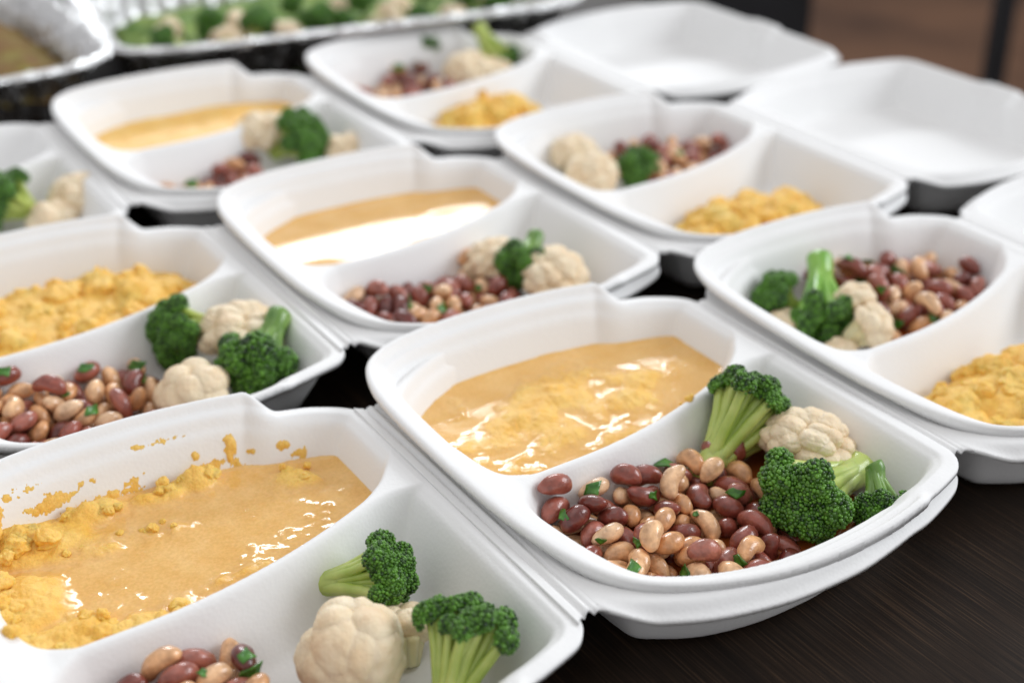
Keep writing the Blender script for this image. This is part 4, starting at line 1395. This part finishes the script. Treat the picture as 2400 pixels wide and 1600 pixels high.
# farthest box
cau('H', 'dome', (38, 72, -17), (0, 0, 1), 'blurred cauliflower head beside the beans of the farthest box', 1.2, 0.3)
cau('H', 'small', (60, 62, -20), (0.2, 0, 1), 'small blurred cauliflower piece at the right of the farthest box', 1.3, 0.6)
bro('H', 'small', (14, 114, -22), (24, 128, -10), 'small blurred broccoli behind the beans of the farthest box', 1.4, 0.5)
bro('H', 'fan', (62, 98, 16), (74, 70, -18), 'blurred broccoli with its stalk pointing up in the farthest box', 1.1, 0.5)
# far left box
bro('K', 'wide', (64, -22, -24), (42, -14, -8), 'blurred dark broccoli cut off by the left edge of the picture', 1.2, 0.5)
cau('K', 'dome', (92, -24, -15), (0, 0, 1), 'blurred cauliflower head in the half hidden box at far left', 1.1, 0.3)
cau('K', 'small', (66, -40, -22), (0, 0, 1), 'low blurred cauliflower piece under broccoli at far left', 1.3, 0.9)


# ------------------------------------------------------------------ parsley
def leaf_mesh(seed):
    rnd = random.Random(seed)
    n = 9
    rim = []
    for i in range(n):
        a = i / n * 2 * math.pi
        r = (1.0 if i % 2 else 0.68) * rnd.uniform(0.75, 1.2)
        rim.append((r * math.cos(a) * 4.6, r * math.sin(a) * 2.9))
    co, f = [], []
    def zz(x, y):
        return 0.10 * x * x * (0.6 + 0.5 * rnd.random()) * -0.7 + 0.12 * y * y
    for ring, k in ((0, 0.001), (1, 0.5), (2, 1.0)):
        for (x, y) in rim:
            co.append((x * k, y * k, zz(x * k, y * k)))
    for r in range(2):
        for i in range(n):
            j = (i + 1) % n
            f.append((r * n + i, (r + 1) * n + i, (r + 1) * n + j, r * n + j))
    me = mesh_np('leaf', np.array(co) * 0.001, f)
    bm = bmesh.new(); bm.from_mesh(me)
    bmesh.ops.remove_doubles(bm, verts=bm.verts, dist=0.00002)
    bmesh.ops.solidify(bm, geom=bm.faces, thickness=0.00035)
    bm.to_mesh(me); bm.free()
    me.materials.append(LEAF)
    return me


LEAVES = [leaf_mesh(i) for i in range(5)]
bits = {}
for i, (key, x, y, z, s, rx, ry, rz) in enumerate(PARSLEY):
    o = link('parsley_leaf', LEAVES[i % 5])
    o.matrix_world = BOX[key] @ Matrix.Translation((x * .001, y * .001, z * .001)) @ \
        Matrix.Rotation(rz, 4, 'Z') @ Matrix.Rotation(ry, 4, 'Y') @ Matrix.Rotation(rx, 4, 'X') @ Matrix.Scale(s, 4)
    bits.setdefault(key, []).append(o)
for key, obs in bits.items():
    for j, o in enumerate(sorted(obs, key=lambda o: o.matrix_world.translation.x)):
        put(o, '%s chopped green parsley bit from the left on %s' % (ORD[j], PILE[key]), 'parsley', 'parsley bits on ' + PILE[key])


# ------------------------------------------------------------------ foil pans behind the boxes
def foil_material():
    m, nt, bs = new_mat('foil')
    v = coords(nt, 1.0)
    n1 = nd(nt, 'ShaderNodeTexNoise', Scale=70.0, Detail=4.0)
    nt.links.new(v, n1.inputs['Vector'])
    r = ramp(nt, n1.outputs['Fac'], [(0.3, (0.62, 0.62, 0.63)), (0.7, (0.80, 0.80, 0.80))])
    nt.links.new(r.outputs['Color'], bs.inputs['Base Color'])
    bs.inputs['Metallic'].default_value = 1.0
    bs.inputs['Roughness'].default_value = 0.32
    bump(nt, n1.outputs['Fac'], 0.9, 0.008, bs)
    return m


FOIL = foil_material()


def rrect(hx, hy, r, n=200):
    """points on a rounded rectangle, with outward normals"""
    a = np.linspace(0, 2 * np.pi, n, endpoint=False)
    d = np.stack([np.cos(a), np.sin(a)], -1)
    p = 1 / (np.abs(d[:, 0] / hx) ** 7 + np.abs(d[:, 1] / hy) ** 7) ** (1 / 7)
    q = d * p[:, None]
    t = np.roll(q, -1, 0) - np.roll(q, 1, 0)
    nn = np.stack([t[:, 1], -t[:, 0]], -1); nn /= np.linalg.norm(nn, axis=1, keepdims=True)
    s = np.cumsum(np.linalg.norm(q - np.roll(q, 1, 0), axis=1))
    return q, nn, s


def pan(label, cx, cy, rz, hx, hy, height=0.062):
    q, nn, s = rrect(hx, hy, 0.04, 420)
    rings = [(0.010, height - 0.006), (0.012, height - 0.001), (0.008, height + 0.002), (0.003, height), (0.0, height - 0.002),
             (-0.008, height - 0.004), (-0.011, height - 0.010), (-0.016, height * 0.6), (-0.021, height * 0.3), (-0.026, 0.006), (-0.034, 0.0025)]
    co = []
    for i, (o, z) in enumerate(rings):
        w = 0.0028 * np.sin(s * 300) * (1 if 5 < i < 9 else (0.35 if i in (3, 4, 5) else 0.12)) + 0.0008 * np.sin(s * 133 + i)
        p = q + nn * (o + w)[:, None]
        co.append(np.concatenate([p, np.full((len(p), 1), z)], 1))
    n = len(q)
    f = []
    for i in range(len(rings) - 1):
        for j in range(n):
            k = (j + 1) % n
            f.append((i * n + j, (i + 1) * n + j, (i + 1) * n + k, i * n + k))
    co = np.concatenate(co)
    co = np.concatenate([co, [[0, 0, 0.002]]])
    c = len(co) - 1
    b = (len(rings) - 1) * n
    f += [(b + j, c, b + (j + 1) % n) for j in range(n)]
    e = bpy.data.objects.new('foil_pan', None)
    COL.objects.link(e)
    e.location = (cx, cy, 0); e.rotation_euler = (0, 0, rz)
    put(e, label, 'foil pan', 'foil catering pans behind the boxes')
    body = mesh_np('pan_wall', co[:], f)
    link('pan_wall', body, e, FOIL)
    # rolled rim bead
    rc, rq, rt = [], [], []
    path = np.concatenate([q + nn * 0.0115, np.full((n, 1), height - 0.002)], 1)
    seg = 8
    a = np.arange(seg) * 2 * np.pi / seg
    ring = path[:, None] + 0.0022 * (np.cos(a)[None, :, None] * np.concatenate([nn, np.zeros((n, 1))], 1)[:, None] + np.sin(a)[None, :, None] * np.array([0, 0, 1.0]))
    idx = np.arange(n * seg).reshape(n, seg)
    fq = np.stack([idx, np.roll(idx, -1, 0), np.roll(np.roll(idx, -1, 0), -1, 1), np.roll(idx, -1, 1)], -1).reshape(-1, 4)
    link('rim', mesh_np('rim', ring.reshape(-1, 3), fq), e, FOIL)
    return e


def veg_heap(label, e, hx, hy, z, amp, mat, seed, nm):
    X, Y = np.meshgrid(np.arange(-hx, hx, 0.004), np.arange(-hy, hy, 0.004))
    Z = z + amp * (crumb(X * 1000, Y * 1000, seed) - 0.3) - 0.02 * ((X / hx) ** 6 + (Y / hy) ** 6)
    me = mesh_np(nm, np.stack([X, Y, Z], -1).reshape(-1, 3), grid_faces(np.ones(X.shape, bool)))
    o = link(nm, me, None, mat)
    o.matrix_world = Matrix.Translation(e.location) @ Matrix.Rotation(e.rotation_euler[2], 4, 'Z')
    put(o, label, 'food', None, 'stuff')
    return o


GREENMIX = plain_food('green_mix', (0.03, 0.13, 0.012), (0.30, 0.40, 0.09), 45, 0.8, (300, 0.3, 0.002))
BROWNMIX = plain_food('brown_mix', (0.16, 0.045, 0.02), (0.22, 0.20, 0.03), 55, 0.9, (300, 0.3, 0.002))
rxv, axv = Vector((math.cos(0.5684), math.sin(0.5684), 0)), Vector((-math.sin(0.5684), math.cos(0.5684), 0))
c1 = Vector((-0.330, 1.135, 0)) - rxv * 0.20 + axv * 0.15
pan1 = pan('foil catering pan of brown bean stew in the top left corner', c1.x, c1.y, 0.5684, 0.20, 0.15)
veg_heap('brown bean stew in the foil pan at the top left corner', pan1, 0.183, 0.133, 0.050, 0.010, BROWNMIX, 131, 'bean_stew')
a2 = 0.40
c2 = Vector((-0.335, 1.145, 0)) + Vector((math.cos(a2), math.sin(a2), 0)) * 0.225 + Vector((-math.sin(a2), math.cos(a2), 0)) * 0.14
pan2 = pan('foil catering pan heaped with broccoli and cauliflower at the top edge', c2.x, c2.y, a2, 0.225, 0.14)
veg_heap('chopped green vegetables filling the foil pan at the top edge', pan2, 0.20, 0.118, 0.034, 0.014, GREENMIX, 141, 'vegetable_mix')
P2 = Matrix.Translation(pan2.location) @ Matrix.Rotation(a2, 4, 'Z')
rnd = random.Random(5)
for i in range(22):
    u = -0.175 + 0.35 * ((i % 11) + 0.5) / 11 + rnd.uniform(-.008, .008)
    v = -0.085 + 0.05 * (i // 11) + rnd.uniform(-.012, .012)
    M = P2 @ Matrix.Translation((u, v, 0.044)) @ Matrix.Rotation(rnd.uniform(0, 6.3), 4, 'Z') @ Matrix.Rotation(rnd.uniform(0.3, 1.5), 4, 'X')
    if i % 5 in (1, 3):
        put_cauliflower('small', M, rnd.uniform(1.0, 1.35), '%s blurred cauliflower floret from the left, %s row in the foil pan' % (ORD[i % 11], 'front' if i < 11 else 'back'), 'cauliflower in the foil pan')
    else:
        put_broccoli('small' if i % 2 else 'round', M, rnd.uniform(0.85, 1.1), '%s blurred green floret from the left, %s row in the foil pan' % (ORD[i % 11], 'front' if i < 11 else 'back'), 'broccoli in the foil pan')
